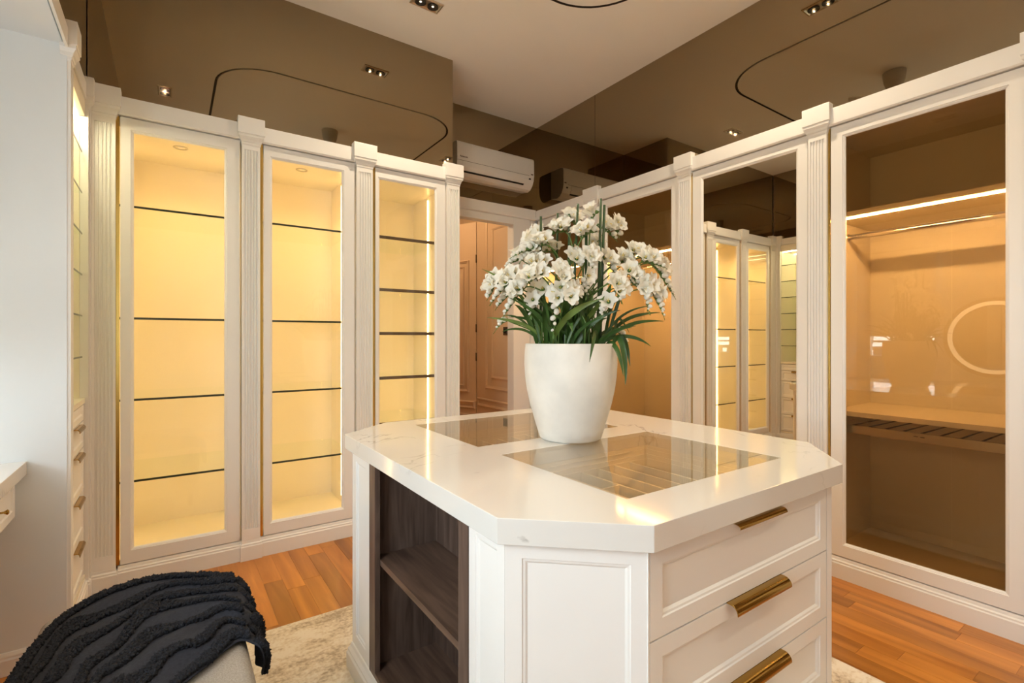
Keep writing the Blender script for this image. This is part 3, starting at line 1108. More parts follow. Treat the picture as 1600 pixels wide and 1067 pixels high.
for k in range(3):
    a = math.radians(5 + 120 * k)
    ca, sa = math.cos(a), math.sin(a)
    pts = []
    for rr, hw, dz in ((0.08, 0.03, 0), (0.18, 0.055, 0.0), (0.45, 0.068, 0.004), (0.60, 0.055, 0.006), (0.645, 0.03, 0.006)):
        pts.append((rr, hw, dz))
    rings = []
    for rr, hw, dz in pts:
        r4 = []
        for q, zz in ((-hw, -0.004 - 0.012), (hw, -0.004 + 0.012), (hw, 0.004 + 0.012), (-hw, 0.004 - 0.012)):
            r4.append((1.37 + rr * ca - q * sa, 1.54 + rr * sa + q * ca, CEIL - 0.365 + dz + zz))
        rings.append(r4)
    part(t, 'blade', G().loft(rings), 'fan_grey', 0.002)

# ------------------------------------------------------------------ island
IT = 0.960
CT = [(0.584, 2.043), (0.584, 0.902), (0.829, 0.678), (1.718, 0.678), (1.974, 0.893), (1.974, 1.985), (1.715, 2.205), (0.822, 2.222)]
BODY = [(0.612, 2.030), (0.612, 0.915), (0.842, 0.704), (1.700, 0.704), (1.946, 0.908), (1.946, 1.972), (1.702, 2.180), (0.838, 2.196)]
P1 = (0.914, 1.645, 0.829, 1.386)
P2 = (0.910, 1.632, 1.532, 2.082)


def offset_poly(poly, d):
    n = len(poly)
    cx = sum(p[0] for p in poly) / n
    cy = sum(p[1] for p in poly) / n
    lines = []
    for i in range(n):
        a, b = Vector((*poly[i], 0)), Vector((*poly[(i + 1) % n], 0))
        t_ = (b - a).normalized()
        nn = Vector((t_.y, -t_.x, 0))
        if nn.dot(a - Vector((cx, cy, 0))) < 0:
            nn = -nn
        lines.append((a + nn * d, t_))
    out = []
    for i in range(n):
        p, r = lines[i - 1]
        q, s = lines[i]
        den = r.x * s.y - r.y * s.x
        k = ((q.x - p.x) * s.y - (q.y - p.y) * s.x) / den
        out.append((p.x + r.x * k, p.y + r.y * k))
    return out


isl = thing('dressing_island', (1.28, 1.46, 0.0), 'white eight-sided island with drawers and a dark walnut niche', 'island')
NY0, NY1, NXD = 1.078, 1.822, 0.885
inn = offset_poly(BODY, -0.02)
core = [(inn[0][0], inn[0][1]), (inn[0][0], NY1 + 0.002), (NXD + 0.002, NY1 + 0.002), (NXD + 0.002, NY0 - 0.002), (inn[1][0], NY0 - 0.002)] + [tuple(p) for p in inn[1:]]
g = G().prism(core, 0.09, 0.70)
g.box(0.632, 0.892, NY1 + 0.002, 2.02, 0.70, 0.9015)
g.box(0.632, 0.892, 0.93, NY0 - 0.002, 0.70, 0.9015)
g.box(1.66, 1.92, 0.93, 1.95, 0.70, 0.9015)
part(isl, 'body', g, 'white_paint')
# plinth
rings = [[(x, y, z) for x, y in offset_poly(BODY, d)] for d, z in ((0.022, 0.0125), (0.022, 0.075), (0.017, 0.082), (0.017, 0.090), (0.008, 0.100), (0.004, 0.112), (0.0, 0.114))]
part(isl, 'plinth', G().loft(rings), 'white_paint')


def panel_on(a, b, z0, z1, name, inset, parent=isl, th=0.02, u_in=None, mat='white_paint', depth=0.008):
    a, b = Vector((*a, 0)), Vector((*b, 0))
    U = (b - a).normalized()
    N = Vector((U.y, -U.x, 0))
    if N.dot(a - Vector((1.28, 1.46, 0))) < 0:
        N = -N
    F = Frame(a, U, N)
    L = (b - a).length
    g = G().loops(F, 0, L, z0, z1, [(0, -th), (0, 0), (inset, 0), (inset + 0.002, -0.003), (inset + 0.007, -0.004), (inset + 0.012, -depth), (inset + 0.013, -depth)], cap=True, capback=True)
    return part(parent, name, g, mat), F, L


panel_on((0.612, 0.913), (0.842, 0.702), 0.114, 0.9015, 'corner_panel', 0.038)
panel_on((0.612, 2.032), (0.838, 2.196), 0.114, 0.9015, 'corner_panel', 0.038)
panel_on((1.700, 0.704), (1.946, 0.908), 0.114, 0.9015, 'corner_panel', 0.038)
panel_on((1.702, 2.180), (1.946, 1.972), 0.114, 0.9015, 'corner_panel', 0.038)
panel_on((0.612, NY1 + 0.004), (0.612, 2.030), 0.114, 0.9015, 'side_panel', 0.045)
panel_on((0.612, 0.915), (0.612, NY0 - 0.004), 0.114, 0.9015, 'side_panel', 0.030)
panel_on((0.838, 2.196), (1.702, 2.180), 0.114, 0.9015, 'back_panel', 0.06)
panel_on((1.946, 0.908), (1.946, 1.972), 0.114, 0.9015, 'back_panel', 0.06)
# walnut niche
g = G()
T = 0.018
g.box(0.611, NXD, NY1 - T, NY1, 0.114, 0.9015)
g.box(0.611, NXD, NY0, NY0 + T, 0.114, 0.9015)
g.box(NXD - 0.01, NXD, NY0 + T, NY1 - T, 0.114, 0.9015)
niche = part(isl, 'niche', g, 'walnut', label='dark walnut lined open niche')
for a_, b_ in ((NY1 - 0.060, NY1 - T), (NY0 + T, NY0 + 0.050)):
    part(niche, 'niche_stile', G().box(0.611, 0.631, a_, b_, 0.133, 0.9015), 'walnut')
part(niche, 'niche_floor', G().box(0.611, NXD - 0.01, NY0 + T, NY1 - T, 0.114, 0.132), 'walnut_flat')
part(niche, 'niche_shelf', G().box(0.632, NXD - 0.01, NY0 + T, NY1 - T, 0.518, 0.540), 'walnut_flat')
# drawers
FI = Frame((0, 0.702, 0), (1, 0, 0), (0, -1, 0))
for z0, z1 in ((0.699, 0.8985), (0.493, 0.695), (0.287, 0.489), (0.116, 0.283)):
    g = G().loops(FI, 0.845, 1.664, z0, z1, [(0, -0.018), (0, 0.0), (0.040, 0.0), (0.042, -0.003), (0.047, -0.004), (0.052, -0.009), (0.053, -0.009)], cap=True, capback=True)
    d = part(isl, 'drawer', g, 'white_paint')
    zt = z1 + 0.003 if z1 < 0.89 else z1 - 0.012
    hp = [(-0.001, 0.0)] + [(0.010 + 0.021 * math.sin(a * math.pi / 20), -0.021 + 0.021 * math.cos(a * math.pi / 20)) for a in range(11)] + [(0.0305, -0.0235), (0.0285, -0.0235), (0.0282, -0.021)] + [(0.010 + 0.0185 * math.sin(a * math.pi / 12), -0.021 + 0.0185 * math.cos(a * math.pi / 12)) for a in range(5, -1, -1)] + [(-0.001, -0.0025)]
    if z1 > 0.89:
        hp = [(w * 0.62, dz * 0.5) for w, dz in hp]
    part(d, 'handle', G().sweep(FI, 1.130 if z1 < 0.89 else 1.160, 1.390, [(w, zt + dz) for w, dz in hp]), 'brass', 0.0006, label='long curved brass pull')
part(isl, 'drawer_stile', G().fbox(FI, 1.668, 1.700, 0.114, 0.9015, -0.018, 0.0), 'white_paint')
part(isl, 'drawer_stile', G().fbox(FI, 0.8385, 0.843, 0.114, 0.9015, -0.018, 0.0), 'white_paint')
# display trays under the glass
for x0, x1, y0, y1 in (P1, P2):
    q = 0.010
    g = G().box(x0 - q, x1 + q, y0 - q, y1 + q, 0.768, 0.785)
    tr = part(isl, 'display_tray', g, 'tray_wood', label='shallow divided tray under the glass')
    g = G()
    for e, za, zb in ((0.0, 0.888, 0.9015), (0.004, 0.884, 0.888), (0.001, 0.868, 0.884), (0.010, 0.852, 0.868), (0.014, 0.785, 0.852)):
        g.box(x0 - q, x0 + e, y0 - q, y1 + q, za, zb)
        g.box(x1 - e, x1 + q, y0 - q, y1 + q, za, zb)
        g.box(x0 + e, x1 - e, y0 - q, y0 + e, za, zb)
        g.box(x0 + e, x1 - e, y1 - e, y1 + q, za, zb)
    part(tr, 'tray_rim', g, 'interior_beige')
    xx = x1 - 0.115
    k_ = 0
    while xx > x0 + 0.05:
        part(tr, 'divider', G().box(xx - 0.0045, xx + 0.0045, y0 + 0.015, y1 - 0.015, 0.785, 0.849), 'interior')
        if k_ == 3:
            part(tr, 'cross_divider', G().box(xx - 0.084, xx - 0.004, y0 + 0.35, y0 + 0.357, 0.785, 0.849), 'interior')
        xx -= 0.088
        k_ += 1

# worktop with two glazed openings
bm = bmesh.new()
allr = []
ed = []
for poly in (CT, [(P1[0], P1[2]), (P1[1], P1[2]), (P1[1], P1[3]), (P1[0], P1[3])], [(P2[0], P2[2]), (P2[1], P2[2]), (P2[1], P2[3]), (P2[0], P2[3])]):
    vv = [bm.verts.new((a, b, 0)) for a, b in poly]
    allr.append(vv)
    ed += [bm.edges.new((vv[i], vv[(i + 1) % len(vv)])) for i in range(len(vv))]
bmesh.ops.triangle_fill(bm, use_beauty=True, use_dissolve=False, edges=ed)
bm.verts.index_update()
g = G()
vt = [v.co.copy() for v in bm.verts]
fc = [tuple(v.index for v in f.verts) for f in bm.faces]
nv = len(vt)
zb, zt = 0.902, IT
fs = [f for f in fc] + [tuple(nv + i for i in reversed(f)) for f in fc]
for vv in allr:
    k = len(vv)
    for i in range(k):
        a, b = vv[i].index, vv[(i + 1) % k].index
        fs.append((a, b, nv + b, nv + a))
bm.free()
g.add([Vector((p.x, p.y, zt)) for p in vt] + [Vector((p.x, p.y, zb)) for p in vt], fs)
top = solo('worktop', g, 'quartz', 'thick cream quartz worktop with two glass insets on the island', 'worktop', bevel=0.0015)
for x0, x1, y0, y1 in (P1, P2):
    part(top, 'glass_inset', G().box(x0 + 0.0015, x1 - 0.0015, y0 + 0.0015, y1 - 0.0015, IT - 0.0085, IT - 0.0005), 'tray_glass', label='flush tinted glass inset')

# ------------------------------------------------------------------ vase and flowers
VC = Vector((1.292, 1.466, 0))
VZ = IT + 0.0006
t = thing('flower_pot', (VC.x, VC.y, VZ), 'tall white stone flower pot standing on the island', 'flower pot')
prof = []
for r, h in ((0.112, 0.0), (0.120, 0.006), (0.131, 0.04), (0.146, 0.09), (0.160, 0.14), (0.171, 0.19), (0.178, 0.24), (0.181, 0.29), (0.180, 0.33), (0.177, 0.365), (0.174, 0.370), (0.163, 0.370), (0.160, 0.365), (0.160, 0.30)):
    prof.append((r, VZ + h))
part(t, 'pot', G().lathe((VC.x, VC.y), prof, 64), 'vase_stone', smooth=True)
part(t, 'filling', G().lathe((VC.x, VC.y), [(0.158, VZ + 0.325), (0.10, VZ + 0.335), (0.02, VZ + 0.340)], 32), 'soil', smooth=True, label='dark filling inside the pot')

PX = 0.00251


def at(px, py, dd=0.0):
    s = 1.0 + dd / 1.94
    return VC + RT * ((px - 891) * PX * s) + FW * dd + Vector((0, 0, 1.35 - (py - 528.8) * PX * s))


fl = thing('freesia_arrangement', (VC.x, VC.y, VZ + 0.33), 'large bunch of white freesias with long green leaves in the pot', 'flowers')
FB = BASE[fl.name]


def petal(g, ang, L, wid, open_, cup, mi=0):
    nu, nv_ = 5, 4
    pts = []
    for i in range(nu + 1):
        s = i / nu
        r = 0.004 + open_ * L * (s ** 1.7)
        z = L * (s - 0.42 * open_ * s ** 3)
        w = wid * math.sin(math.pi * (0.12 + 0.83 * s) ** 1.15) * (0.5 + 0.6 * s)
        for j in range(nv_ + 1):
            q = (j / nv_ - 0.5) * 2
            zz = z + cup * w * q * q * 0.6
            rr = r - cup * w * q * q * 0.5
            tx = q * w
            pts.append((rr * math.cos(ang) - tx * math.sin(ang), rr * math.sin(ang) + tx * math.cos(ang), zz))
    fs = []
    for i in range(nu):
        for j in range(nv_):
            a = i * (nv_ + 1) + j
            fs.append((a, a + 1, a + nv_ + 2, a + nv_ + 1))
    g.add(pts, fs, mi)


def blossom_mesh(name, L, wid, op, seed):
    rnd = random.Random(seed)
    g = G()
    for k in range(6):
        petal(g, math.radians(60 * k) + rnd.uniform(-.1, .1), L * (1.0 if k % 2 else 0.93), wid, op * (1.0 if k % 2 else 1.12) * rnd.uniform(.9, 1.1), 0.35)
    g.tube([(0, 0, -0.012), (0, 0, 0.002), (0, 0, 0.012)], [0.0025, 0.0042, 0.006], 8, mi=1)
    for k in range(3):
        a = k * 2.1
        g.tube([(0, 0, 0.008), (0.004 * math.cos(a), 0.004 * math.sin(a), L * 0.62)], 0.0012, 5, mi=2)
    me = mesh_from(name, g, ['petal', 'stem', 'pollen'], Vector((0, 0, 0)), True, recalc=False)
    return me


BL = [blossom_mesh('blossom', 0.044, 0.0155, 0.62, 1), blossom_mesh('blossom', 0.046, 0.0165, 0.50, 2), blossom_mesh('blossom', 0.044, 0.014, 0.34, 3)]


def bud_mesh(L, r):
    g = G()
    prof = [(0.25, 0.0), (0.62, 0.15), (0.95, 0.45), (0.92, 0.70), (0.55, 0.92), (0.08, 1.0)]
    g.lathe((0, 0), [(r * a, L * b) for a, b in prof], 9)
    g.lathe((0, 0), [(r * 0.3, -0.004), (r * 0.62, 0.0), (r * 0.85, L * 0.22), (r * 0.78, L * 0.30)], 8, mi=1)
    return mesh_from('bud', g, ['petal', 'stem'], Vector((0, 0, 0)), True)


BUDS = [bud_mesh(0.030, 0.0098), bud_mesh(0.025, 0.0088), bud_mesh(0.018, 0.0064), bud_mesh(0.012, 0.0042)]


def sub(parent, me, name, loc, direction, scale=1.0, spin=0.0):
    o = bpy.data.objects.new(name, me)
    COL.objects.link(o)
    o.parent = parent
    q = Vector(direction).normalized().to_track_quat('Z', 'Y')
    o.rotation_mode = 'QUATERNION'
    from mathutils import Quaternion
    o.rotation_quaternion = q @ Quaternion((0, 0, 1), spin)
    o.location = Vector(loc) - FB
    o.scale = (scale,) * 3
    return o


def bez(p0, p1, p2, p3, n):
    out = []
    for i in range(n + 1):
        s = i / n
        out.append(p0 * (1 - s) ** 3 + p1 * 3 * s * (1 - s) ** 2 + p2 * 3 * s * s * (1 - s) + p3 * s ** 3)
    return out


def spray(px, py, dd, tx, ty, td, nopen, nbud, sc=1.0):
    """one freesia stem: rises from the pot to (px, py), then a one-sided row of blossoms and buds runs to (tx, ty)"""
    head = at(px, py, dd)
    tip = at(tx, ty, td)
    root = VC + RT * random.uniform(-.09, .09) + FW * random.uniform(-.08, .08) + Vector((0, 0, VZ + 0.32))
    up = Vector((0, 0, 1))
    ax = tip - head
    c1 = root + up * (head.z - root.z) * 0.55 + (head - root) * 0.12
    c2 = head - ax * 0.55 - up * 0.05
    stem = bez(root, c1, c2, head, 12)
    n = nopen + nbud
    tail = bez(head, head + ax * 0.33 + up * 0.012, head + ax * 0.7 + up * 0.012, tip, n + 1)
    rad = [0.0027] * len(stem) + [max(0.0010, 0.0022 - 0.0012 * i / len(tail)) for i in range(1, len(tail))]
    g = G().tube(stem + tail[1:], rad, 6)
    # little green bracts on the row
    for i in range(n + 1):
        p = tail[i]
        d = (tail[min(i + 1, n)] - tail[max(i - 1, 0)]).normalized()
        s = d.cross(up)
        if s.length < .1:
            s = RT.copy()
        s.normalize()
        sg = 1 if i % 2 else -1
        e = p + s * sg * 0.008 + d * 0.010 - up * 0.006
        g.add([p, p + s * sg * 0.005 + up * 0.002, e, p + d * 0.005 - up * 0.003], [(0, 1, 2, 3)])
    st = part(fl, 'flower_stem', g, 'stem', smooth=True, recalc=False)
    for i in range(n):
        p = tail[i]
        d = (tail[min(i + 1, n)] - tail[max(i - 1, 0)]).normalized()
        side = d.cross(up)
        if side.length < .1:
            side = RT.copy()
        side.normalize()
        sg = 1 if i % 2 else -1
        perp = side.cross(d).normalized()
        if perp.z < 0 and abs(perp.z) > 0.15:
            perp = -perp
        toward = -FW * 0.55
        dirv = perp * 0.9 + d * 0.35 + side * sg * 0.55 + toward + Vector([random.uniform(-.25, .25) for _ in range(3)])
        dirv.normalize()
        if i < nopen:
            me = BL[0 if i < nopen * 0.5 else (1 if i < nopen * 0.8 else 2)]
            sub(st, me, 'blossom', p + dirv * 0.010, dirv, sc * random.uniform(1.0, 1.22), random.uniform(0, 6))
        else:
            f = (i - nopen) / max(1, nbud)
            me = BUDS[min(3, int(f * 4))]
            dv = (perp * 0.55 + d * 0.75 + side * sg * 0.5 + toward * .5).normalized()
            sub(st, me, 'bud', p, dv, sc * random.uniform(1.0, 1.2), random.uniform(0, 6))


SPR = [
    # px, py, depth, tip x, tip y, tip depth, open, buds
    (850, 382, -0.05, 792, 404, -0.08, 4, 6), (846, 368, 0.05, 822, 400, 0.02, 5, 2), (884, 362, 0.00, 850, 372, -0.02, 5, 3),
    (905, 372, -0.08, 930, 362, -0.10, 5, 2), (935, 352, 0.06, 968, 378, 0.06, 5, 2), (926, 342, 0.02, 938, 330, 0.0, 2, 1),
    (958, 352, 0.08, 972, 372, 0.08, 4, 2), (802, 432, -0.08, 758, 478, -0.12, 5, 7), (815, 448, -0.13, 775, 500, -0.16, 5, 6),
    (782, 438, 0.0, 760, 470, 0.0, 6, 3), (838, 432, -0.15, 805, 452, -0.18, 6, 1), (862, 424, -0.16, 872, 452, -0.2, 6, 2),
    (848, 415, -0.05, 815, 425, -0.08, 5, 2), (868, 448, -0.17, 852, 535, -0.20, 3, 5), (876, 455, -0.18, 884, 480, -0.2, 4, 1),
    (888, 405, -0.05, 905, 420, -0.10, 5, 1), (912, 398, -0.10, 922, 425, -0.14, 4, 3), (905, 432, -0.12, 910, 470, -0.15, 1, 6),
    (935, 405, -0.02, 962, 430, -0.04, 5, 2), (950, 440, -0.14, 962, 475, -0.18, 6, 2), (945, 475, -0.14, 930, 498, -0.16, 1, 6),
    (982, 398, 0.02, 1020, 412, 0.02, 6, 3), (1000, 410, -0.04, 1040, 420, -0.06, 5, 6), (1020, 412, 0.04, 1058, 468, 0.04, 5, 8),
    (1000, 442, -0.10, 1008, 492, -0.13, 4, 6), (1012, 450, -0.08, 1034, 500, -0.10, 3, 8), (975, 425, -0.06, 998, 452, -0.1, 5, 2),
    (965, 515, 0.08, 985, 540, 0.06, 0, 7), (790, 500, -0.04, 768, 522, -0.05, 0, 4), (905, 350, 0.12, 880, 345, 0.12, 4, 3),
    (870, 395, 0.08, 840, 398, 0.08, 5, 2), (920, 385, 0.10, 950, 398, 0.10, 5, 2), (828, 470, -0.10, 822, 500, -0.12, 1, 5),
    (832, 395, -0.02, 808, 412, -0.05, 3, 5), (800, 455, -0.05, 770, 485, -0.06, 3, 6), (846, 455, -0.08, 830, 480, -0.10, 2, 4),
    (985, 440, 0.04, 1012, 462, 0.03, 3, 6), (1008, 402, 0.08, 1046, 438, 0.08, 3, 7), (815, 405, 0.02, 788, 420, 0.02, 2, 6),
    (965, 408, 0.02, 990, 425, 0.02, 4, 3),
]
for s in SPR:
    spray(*s)


def leaf(pts, w, mat, tw=0.0):
    """strap leaf through the given points"""
    n = 14
    P = bez(*[Vector(p) for p in pts], n)
    g = G()
    V = []
    for i, p in enumerate(P):
        s = i / n
        d = (P[min(i + 1, n)] - P[max(i - 1, 0)]).normalized()
        side = d.cross(FW * math.cos(tw) + RT * math.sin(tw))
        if side.length < 0.15:
            side = d.cross(Vector((0, 0, 1)))
        side.normalize()
        nn = side.cross(d).normalized()
        ww = w * (0.55 + 0.45 * min(1, s * 3)) * (1 - max(0, (s - 0.55) / 0.45) ** 1.8) + 0.0006
        V += [p - side * ww, p + nn * ww * 0.30, p + side * ww]
    fs = []
    for i in range(n):
        for j in range(2):
            a = 3 * i + j
            fs.append((a, a + 1, a + 4, a + 3))
    g.add(V, fs)
    return part(fl, 'leaf', g, mat, smooth=True, recalc=False)


def rootp():
    a, r = random.uniform(0, 6.283), random.uniform(0.02, 0.13)
    return VC + Vector((r * math.cos(a), r * math.sin(a), VZ + 0.33))


LV = [
    # start px, control px, control px, tip px, depth at tip, half width, pale
    ((930, 545), (925, 500), (918, 520), (908, 566), -0.24, 0.0085, 0),
    ((945, 540), (950, 525), (962, 545), (966, 588), -0.16, 0.0080, 0),
    ((955, 540), (965, 505), (975, 555), (971, 602), -0.12, 0.0100, 0),
    ((955, 540), (968, 510), (978, 530), (982, 572), -0.05, 0.0085, 0),
    ((935, 540), (960, 518), (992, 522), (1015, 541), -0.04, 0.0065, 0),
    ((940, 540), (965, 508), (1000, 498), (1038, 502), 0.02, 0.0065, 0),
    ((950, 530), (968, 500), (990, 490), (1034, 488), 0.06, 0.0065, 0),
    ((850, 545), (830, 470), (800, 440), (750, 420), -0.05, 0.0065, 1),
    ((850, 540), (835, 505), (800, 500), (757, 496), -0.08, 0.0055, 1),
    ((845, 540), (832, 515), (806, 508), (782, 518), -0.05, 0.0045, 0),
    ((838, 540), (828, 500), (812, 480), (800, 476), -0.08, 0.0080, 0),
    ((858, 540), (868, 500), (885, 480), (932, 466), -0.20, 0.0110, 1),
    ((905, 510), (918, 490), (930, 475), (935, 462), -0.18, 0.0085, 1),
    ((925, 540), (930, 500), (940, 470), (948, 440), -0.15, 0.0130, 0),
    ((870, 540), (875, 500), (880, 480), (884, 450), -0.15, 0.0110, 0),
    ((890, 540), (885, 500), (878, 490), (886, 520), -0.18, 0.0120, 0),
    ((905, 540), (902, 500), (906, 470), (912, 430), -0.12, 0.0100, 0),
    ((950, 530), (958, 490), (970, 465), (975, 440), 0.0, 0.0060, 0),
    ((945, 530), (955, 470), (962, 450), (980, 430), 0.05, 0.0050, 0),
    ((960, 540), (962, 500), (965, 480), (985, 520), 0.04, 0.0060, 0),
    ((880, 540), (878, 470), (890, 420), (895, 400), 0.05, 0.0090, 0),
]
for a, b, c, d, dd, w, pale in LV:
    leaf([at(*a, dd * 0.3), at(*b, dd * 0.6), at(*c, dd * 0.9), at(*d, dd)], w, 'leaf_pale' if pale else 'leaf', random.uniform(-.5, .5))
for k in range(84):
    r0 = rootp()
    a = random.uniform(0, 6.283)
    L = random.uniform(0.12, 0.30)
    out = Vector((math.cos(a), math.sin(a), 0)) * random.uniform(0.02, 0.16)
    leaf([r0, r0 + out * 0.2 + Vector((0, 0, L * 0.4)), r0 + out * 0.6 + Vector((0, 0, L * 0.8)), r0 + out * 1.4 + Vector((0, 0, L * random.uniform(.75, 1.0)))],
         random.uniform(0.004, 0.009), 'leaf', random.uniform(-1, 1))
for k in range(26):
    r0 = rootp()
    g = G().tube([r0, r0 + Vector((random.uniform(-.01, .01), random.uniform(-.01, .01), 0.12)), r0 + Vector((random.uniform(-.03, .03), random.uniform(-.03, .03), random.uniform(.18, .30)))], 0.0026, 6)
    part(fl, 'stalk', g, 'stem', smooth=True)
for px, py, dd in ((845, 338, 0.0), (875, 333, 0.08), (890, 334, 0.02), (895, 337, 0.10), (901, 318, -0.04), (912, 345, -0.08), (939, 310, 0.0), (942, 320, -0.05), (934, 378, -0.08)):
    b0 = at(px - 4 + random.uniform(-6, 6), 540, dd * 0.5)
    t0 = at(px, py, dd)
    part(fl, 'reed', G().tube([b0, b0.lerp(t0, 0.5), t0], 0.0052, 10), 'reed', label='upright dark green cut reed', smooth=True)

# ------------------------------------------------------------------ rug
g = G()
rings = []
for d, z in ((0.0, 0.0006), (0.0, 0.009), (-0.006, 0.012)):
    rings.append([(0.02 - d, 0.18 - d, z), (2.292 + d, 0.18 - d, z), (2.292 + d, 2.505 + d, z), (0.02 - d, 2.505 + d, z)])
solo('rug', G().loft(rings), 'rug', 'beige mottled distressed rug under the island', 'rug')

# ------------------------------------------------------------------ bench and throw
BX0, BX1, BY0, BY1, BT = -0.340, 0.190, 0.85, 2.165, 0.455


def rounded_block(x0, x1, y0, y1, z0, z1, r, nz=5):
    def ring(e, z):
        pts = []
        rr = max(0.004, r - e)
        for a, b in rrect(x0 + e, x1 - e, y0 + e, y1 - e, rr, 6):
            pts.append((a, b, z))
        return pts
    rings = [ring(0.004, z0), ring(0.0, z0 + 0.006), ring(0.0, z1 - r * 0.7)]
    for k in range(1, nz + 1):
        a = math.pi / 2 * k / nz
        rings.append(ring(r * 0.7 * (1 - math.cos(a)), z1 - r * 0.7 + r * 0.7 * math.sin(a)))
    return G().loft(rings)


t = thing('bench', ((BX0 + BX1) / 2, (BY0 + BY1) / 2, 0.0), 'low upholstered light grey bench under the dark throw', 'bench')
part(t, 'cushion', rounded_block(BX0, BX1, BY0, BY1, 0.335, BT, 0.05), 'bench_fabric', smooth=True)
part(t, 'seat_base', rounded_block(BX0 + 0.004, BX1 - 0.004, BY0 + 0.004, BY1 - 0.004, 0.12, 0.334, 0.03), 'bench_fabric', smooth=True)
part(t, 'piping', G().tube([(a, b, 0.335) for a, b in rrect(BX0 - 0.001, BX1 + 0.001, BY0 - 0.001, BY1 + 0.001, 0.05, 6)] + [(BX1 + 0.001, BY1 - 0.051, 0.335)], 0.005, 8), 'bench_fabric', smooth=True)
for a in (BX0 + 0.06, BX1 - 0.06):
    for b in (BY0 + 0.06, BY1 - 0.06):
        zf = 0.0125 if a > 0.02 else 0.0
        part(t, 'leg', G().lathe((a, b), [(0.014, zf), (0.022, 0.121)], 14), 'walnut', smooth=True)

# throw: far edge and near edge curves, first across the top of the bench then over its right side
TT = BT + 0.010


def rayz(px, py, z):
    d = (1.35 - z) * 771.83 / (py - 528.78)
    p = FW * d + RT * ((px - 800) / 771.83 * d)
    return Vector((p.x, p.y, z))


far = [rayz(-40, 1150, TT), rayz(20, 1062, TT), rayz(62, 1000, TT), rayz(120, 955, TT), rayz(180, 924, TT + .012), rayz(250, 906, TT + .012), rayz(345, 899, TT + .008)]
near = [rayz(150, 1230, TT), rayz(215, 1140, TT), rayz(255, 1100, TT), rayz(300, 1062, TT), rayz(330, 1038, TT), rayz(356, 1016, TT), rayz(377, 1004, TT)]
XE = BX1 + 0.012
far += [Vector((XE + 0.002, 2.072, TT - 0.010)), Vector((XE + 0.014, 2.060, TT - 0.07)), Vector((XE + 0.02, 2.045, TT - 0.14))]
near += [Vector((XE + 0.006, 1.600, TT - 0.012)), Vector((XE + 0.020, 1.615, TT - 0.07)), Vector((XE + 0.018, 1.645, TT - 0.125))]


def resample(pts, n):
    # Catmull-Rom by chord length
    L = [0.0]
    for i in range(1, len(pts)):
        L.append(L[-1] + (pts[i] - pts[i - 1]).length)
    out = []
    for k in range(n + 1):
        s = L[-1] * k / n
        i = 0
        while i < len(pts) - 2 and L[i + 1] < s:
            i += 1
        f = (s - L[i]) / max(1e-6, L[i + 1] - L[i])
        p0 = pts[max(i - 1, 0)]
        p1, p2 = pts[i], pts[i + 1]
        p3 = pts[min(i + 2, len(pts) - 1)]
        out.append(0.5 * ((2 * p1) + (p2 - p0) * f + (2 * p0 - 5 * p1 + 4 * p2 - p3) * f * f + (3 * p1 - p0 - 3 * p2 + p3) * f ** 3))
    return out


NA, NB = 110, 80
fa = resample(far, NA)
ne = resample(near, NA)


def throw_pt(a, b, lift=0.0):
    """a along the throw 0..1, b across 0 (far) .. 1 (near)"""
    x = a * NA
    i = min(NA - 1, int(x))
    f = x - i
    P = fa[i].lerp(fa[i + 1], f)
    Q = ne[i].lerp(ne[i + 1], f)
    p = P.lerp(Q, b)
    over = p.x - BX1
    # soft folds running along the throw
    h = 0.006 * math.sin(b * 17 + 2.2 * math.sin(a * 5.0)) + 0.004 * math.sin(b * 41 + a * 9)
    h += 0.010 * math.exp(-((b - 0.62 - 0.15 * math.sin(a * 4)) / 0.07) ** 2)
    h = h * min(1, 8 * b * (1 - b) + 0.25) + 0.008
    if over > 0:
        p.x += max(h, 0.0) + lift
    else:
        p.z += max(h, 0.001) + lift
    return p


thr = thing('throw_blanket', (0.0, 1.8, BT), 'charcoal throw with shaggy tufted stripes draped over the bench', 'blanket')
g = G()
V = []
for i in range(NA + 1):
    for j in range(NB + 1):
        V.append(throw_pt(i / NA, j / NB))
fs = []
for i in range(NA):
    for j in range(NB):
        a = i * (NB + 1) + j
        fs.append((a, a + 1, a + NB + 2, a + NB + 1))
g.add(V, fs)
cl = part(thr, 'cloth', g, 'throw', smooth=True, recalc=False)
so = cl.modifiers.new('thickness', 'SOLIDIFY')
so.thickness = 0.004
so.offset = -1
rt = random.Random(3)
bands = [0.03, 0.17, 0.31, 0.46, 0.62, 0.80, 0.965]
for kb, b0 in enumerate(bands):
    g = G()
    nT = 3600
    for k in range(nT):
        a = rt.random()
        wob = 0.034 * math.sin(a * 10 + kb * 1.7) + 0.026 * math.sin(a * 25 + kb)
        hw = 0.027 + 0.010 * math.sin(a * 13 + kb * 2)
        b = b0 + wob * (0.3 if kb in (0, len(bands) - 1) else 1) + rt.uniform(-hw, hw)
        b = min(1.0, max(0.0, b))
        p = throw_pt(a, b, 0.0)
        p2 = throw_pt(a, b, rt.uniform(0.004, 0.020))
        n_ = (p2 - p)
        c = p + n_ * 0.6
        r = rt.uniform(0.0034, 0.0060)
        d1 = Vector((rt.uniform(-1, 1), rt.uniform(-1, 1), rt.uniform(-1, 1))).normalized()
        d2 = d1.orthogonal().normalized()
        d3 = d1.cross(d2)
        e = 1.7
        g.add([c + d1 * r * e, c - d1 * r * e, c + d2 * r, c - d2 * r, c + d3 * r, c - d3 * r],
              [(0, 2, 4), (0, 4, 3), (0, 3, 5), (0, 5, 2), (1, 4, 2), (1, 3, 4), (1, 5, 3), (1, 2, 5)])
    part(thr, 'tufted_stripe', g, 'tuft', smooth=True, recalc=False)

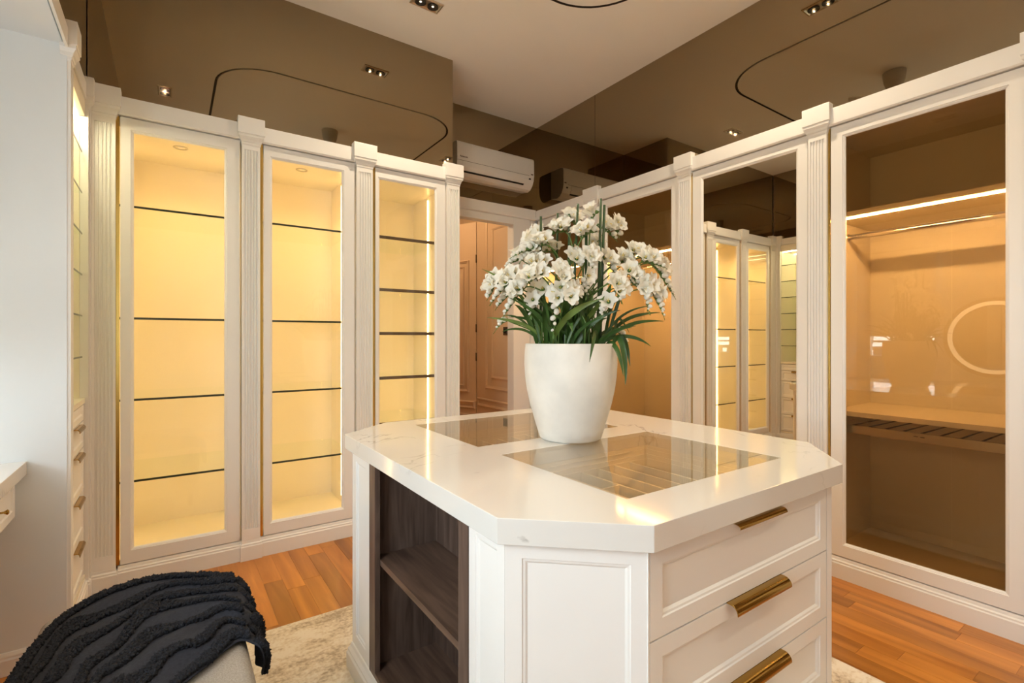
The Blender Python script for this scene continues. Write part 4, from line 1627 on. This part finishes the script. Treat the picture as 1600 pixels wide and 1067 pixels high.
# ------------------------------------------------------------------ vanity in the alcove
t = thing('vanity_desk', (-0.87, 1.3, 0.0), 'white wall-to-wall vanity desk with drawers below the alcove window', 'desk')
VX = -0.482
part(t, 'desk_top', G().box(ALC_X + 0.001, VX, ALC_Y0 + 0.001, ALC_Y1 - 0.001, 0.795, 0.850), 'quartz', 0.002)
part(t, 'apron', G().box(ALC_X + 0.02, VX - 0.05, ALC_Y0 + 0.002, ALC_Y1 - 0.002, 0.64, 0.795), 'white_paint')
FV = Frame((VX - 0.03, 0, 0), (0, 1, 0), (1, 0, 0))
for k in range(4):
    y1 = ALC_Y1 - 0.03 - k * 0.765
    y0 = y1 - 0.755
    d = part(t, 'drawer', G().loops(FV, y0, y1, 0.638, 0.790, [(0, -0.02), (0, 0), (0.030, 0), (0.034, -0.006), (0.036, -0.006)], cap=True, capback=True), 'white_paint')
    ym = y1 - 0.22
    part(d, 'knob', G().tube([FV(ym, 0.715, 0.0), FV(ym, 0.715, 0.012), FV(ym, 0.715, 0.022), FV(ym, 0.715, 0.026)], [0.004, 0.004, 0.010, 0.006], 12), 'brass', smooth=True)
# round lit mirror
MC = (ALC_X + 0.03, 1.446, 1.36)
t = thing('round_mirror', (MC[0], MC[1], 0.93), 'round wall mirror with a glowing ring and rattan rim above the vanity desk', 'mirror')
FM = Frame((ALC_X + 0.001, 0, 0), (0, 1, 0), (1, 0, 0))


def ring_mesh(prof, n=56):
    rings = []
    for i in range(n):
        a = 2 * math.pi * i / n
        rings.append([FM(MC[1] + r * math.cos(a), MC[2] + r * math.sin(a), w) for r, w in prof])
    rings.append(rings[0])
    return G().loft(rings, cap=False)


part(t, 'rim', ring_mesh([(0.405, 0.0), (0.445, 0.0), (0.445, 0.05), (0.405, 0.05)]), 'rattan', smooth=False)
part(t, 'light_ring', ring_mesh([(0.362, 0.03), (0.404, 0.03), (0.404, 0.04), (0.362, 0.04)]), 'led_ring', label='glowing warm light ring')
disc = [FM(MC[1] + 0.361 * math.cos(2 * math.pi * i / 56), MC[2] + 0.361 * math.sin(2 * math.pi * i / 56), 0.034) for i in range(56)]
back = [p - Vector((0.02, 0, 0)) for p in disc]
part(t, 'mirror_glass', G().loft([back, disc]), 'silver_mirror')
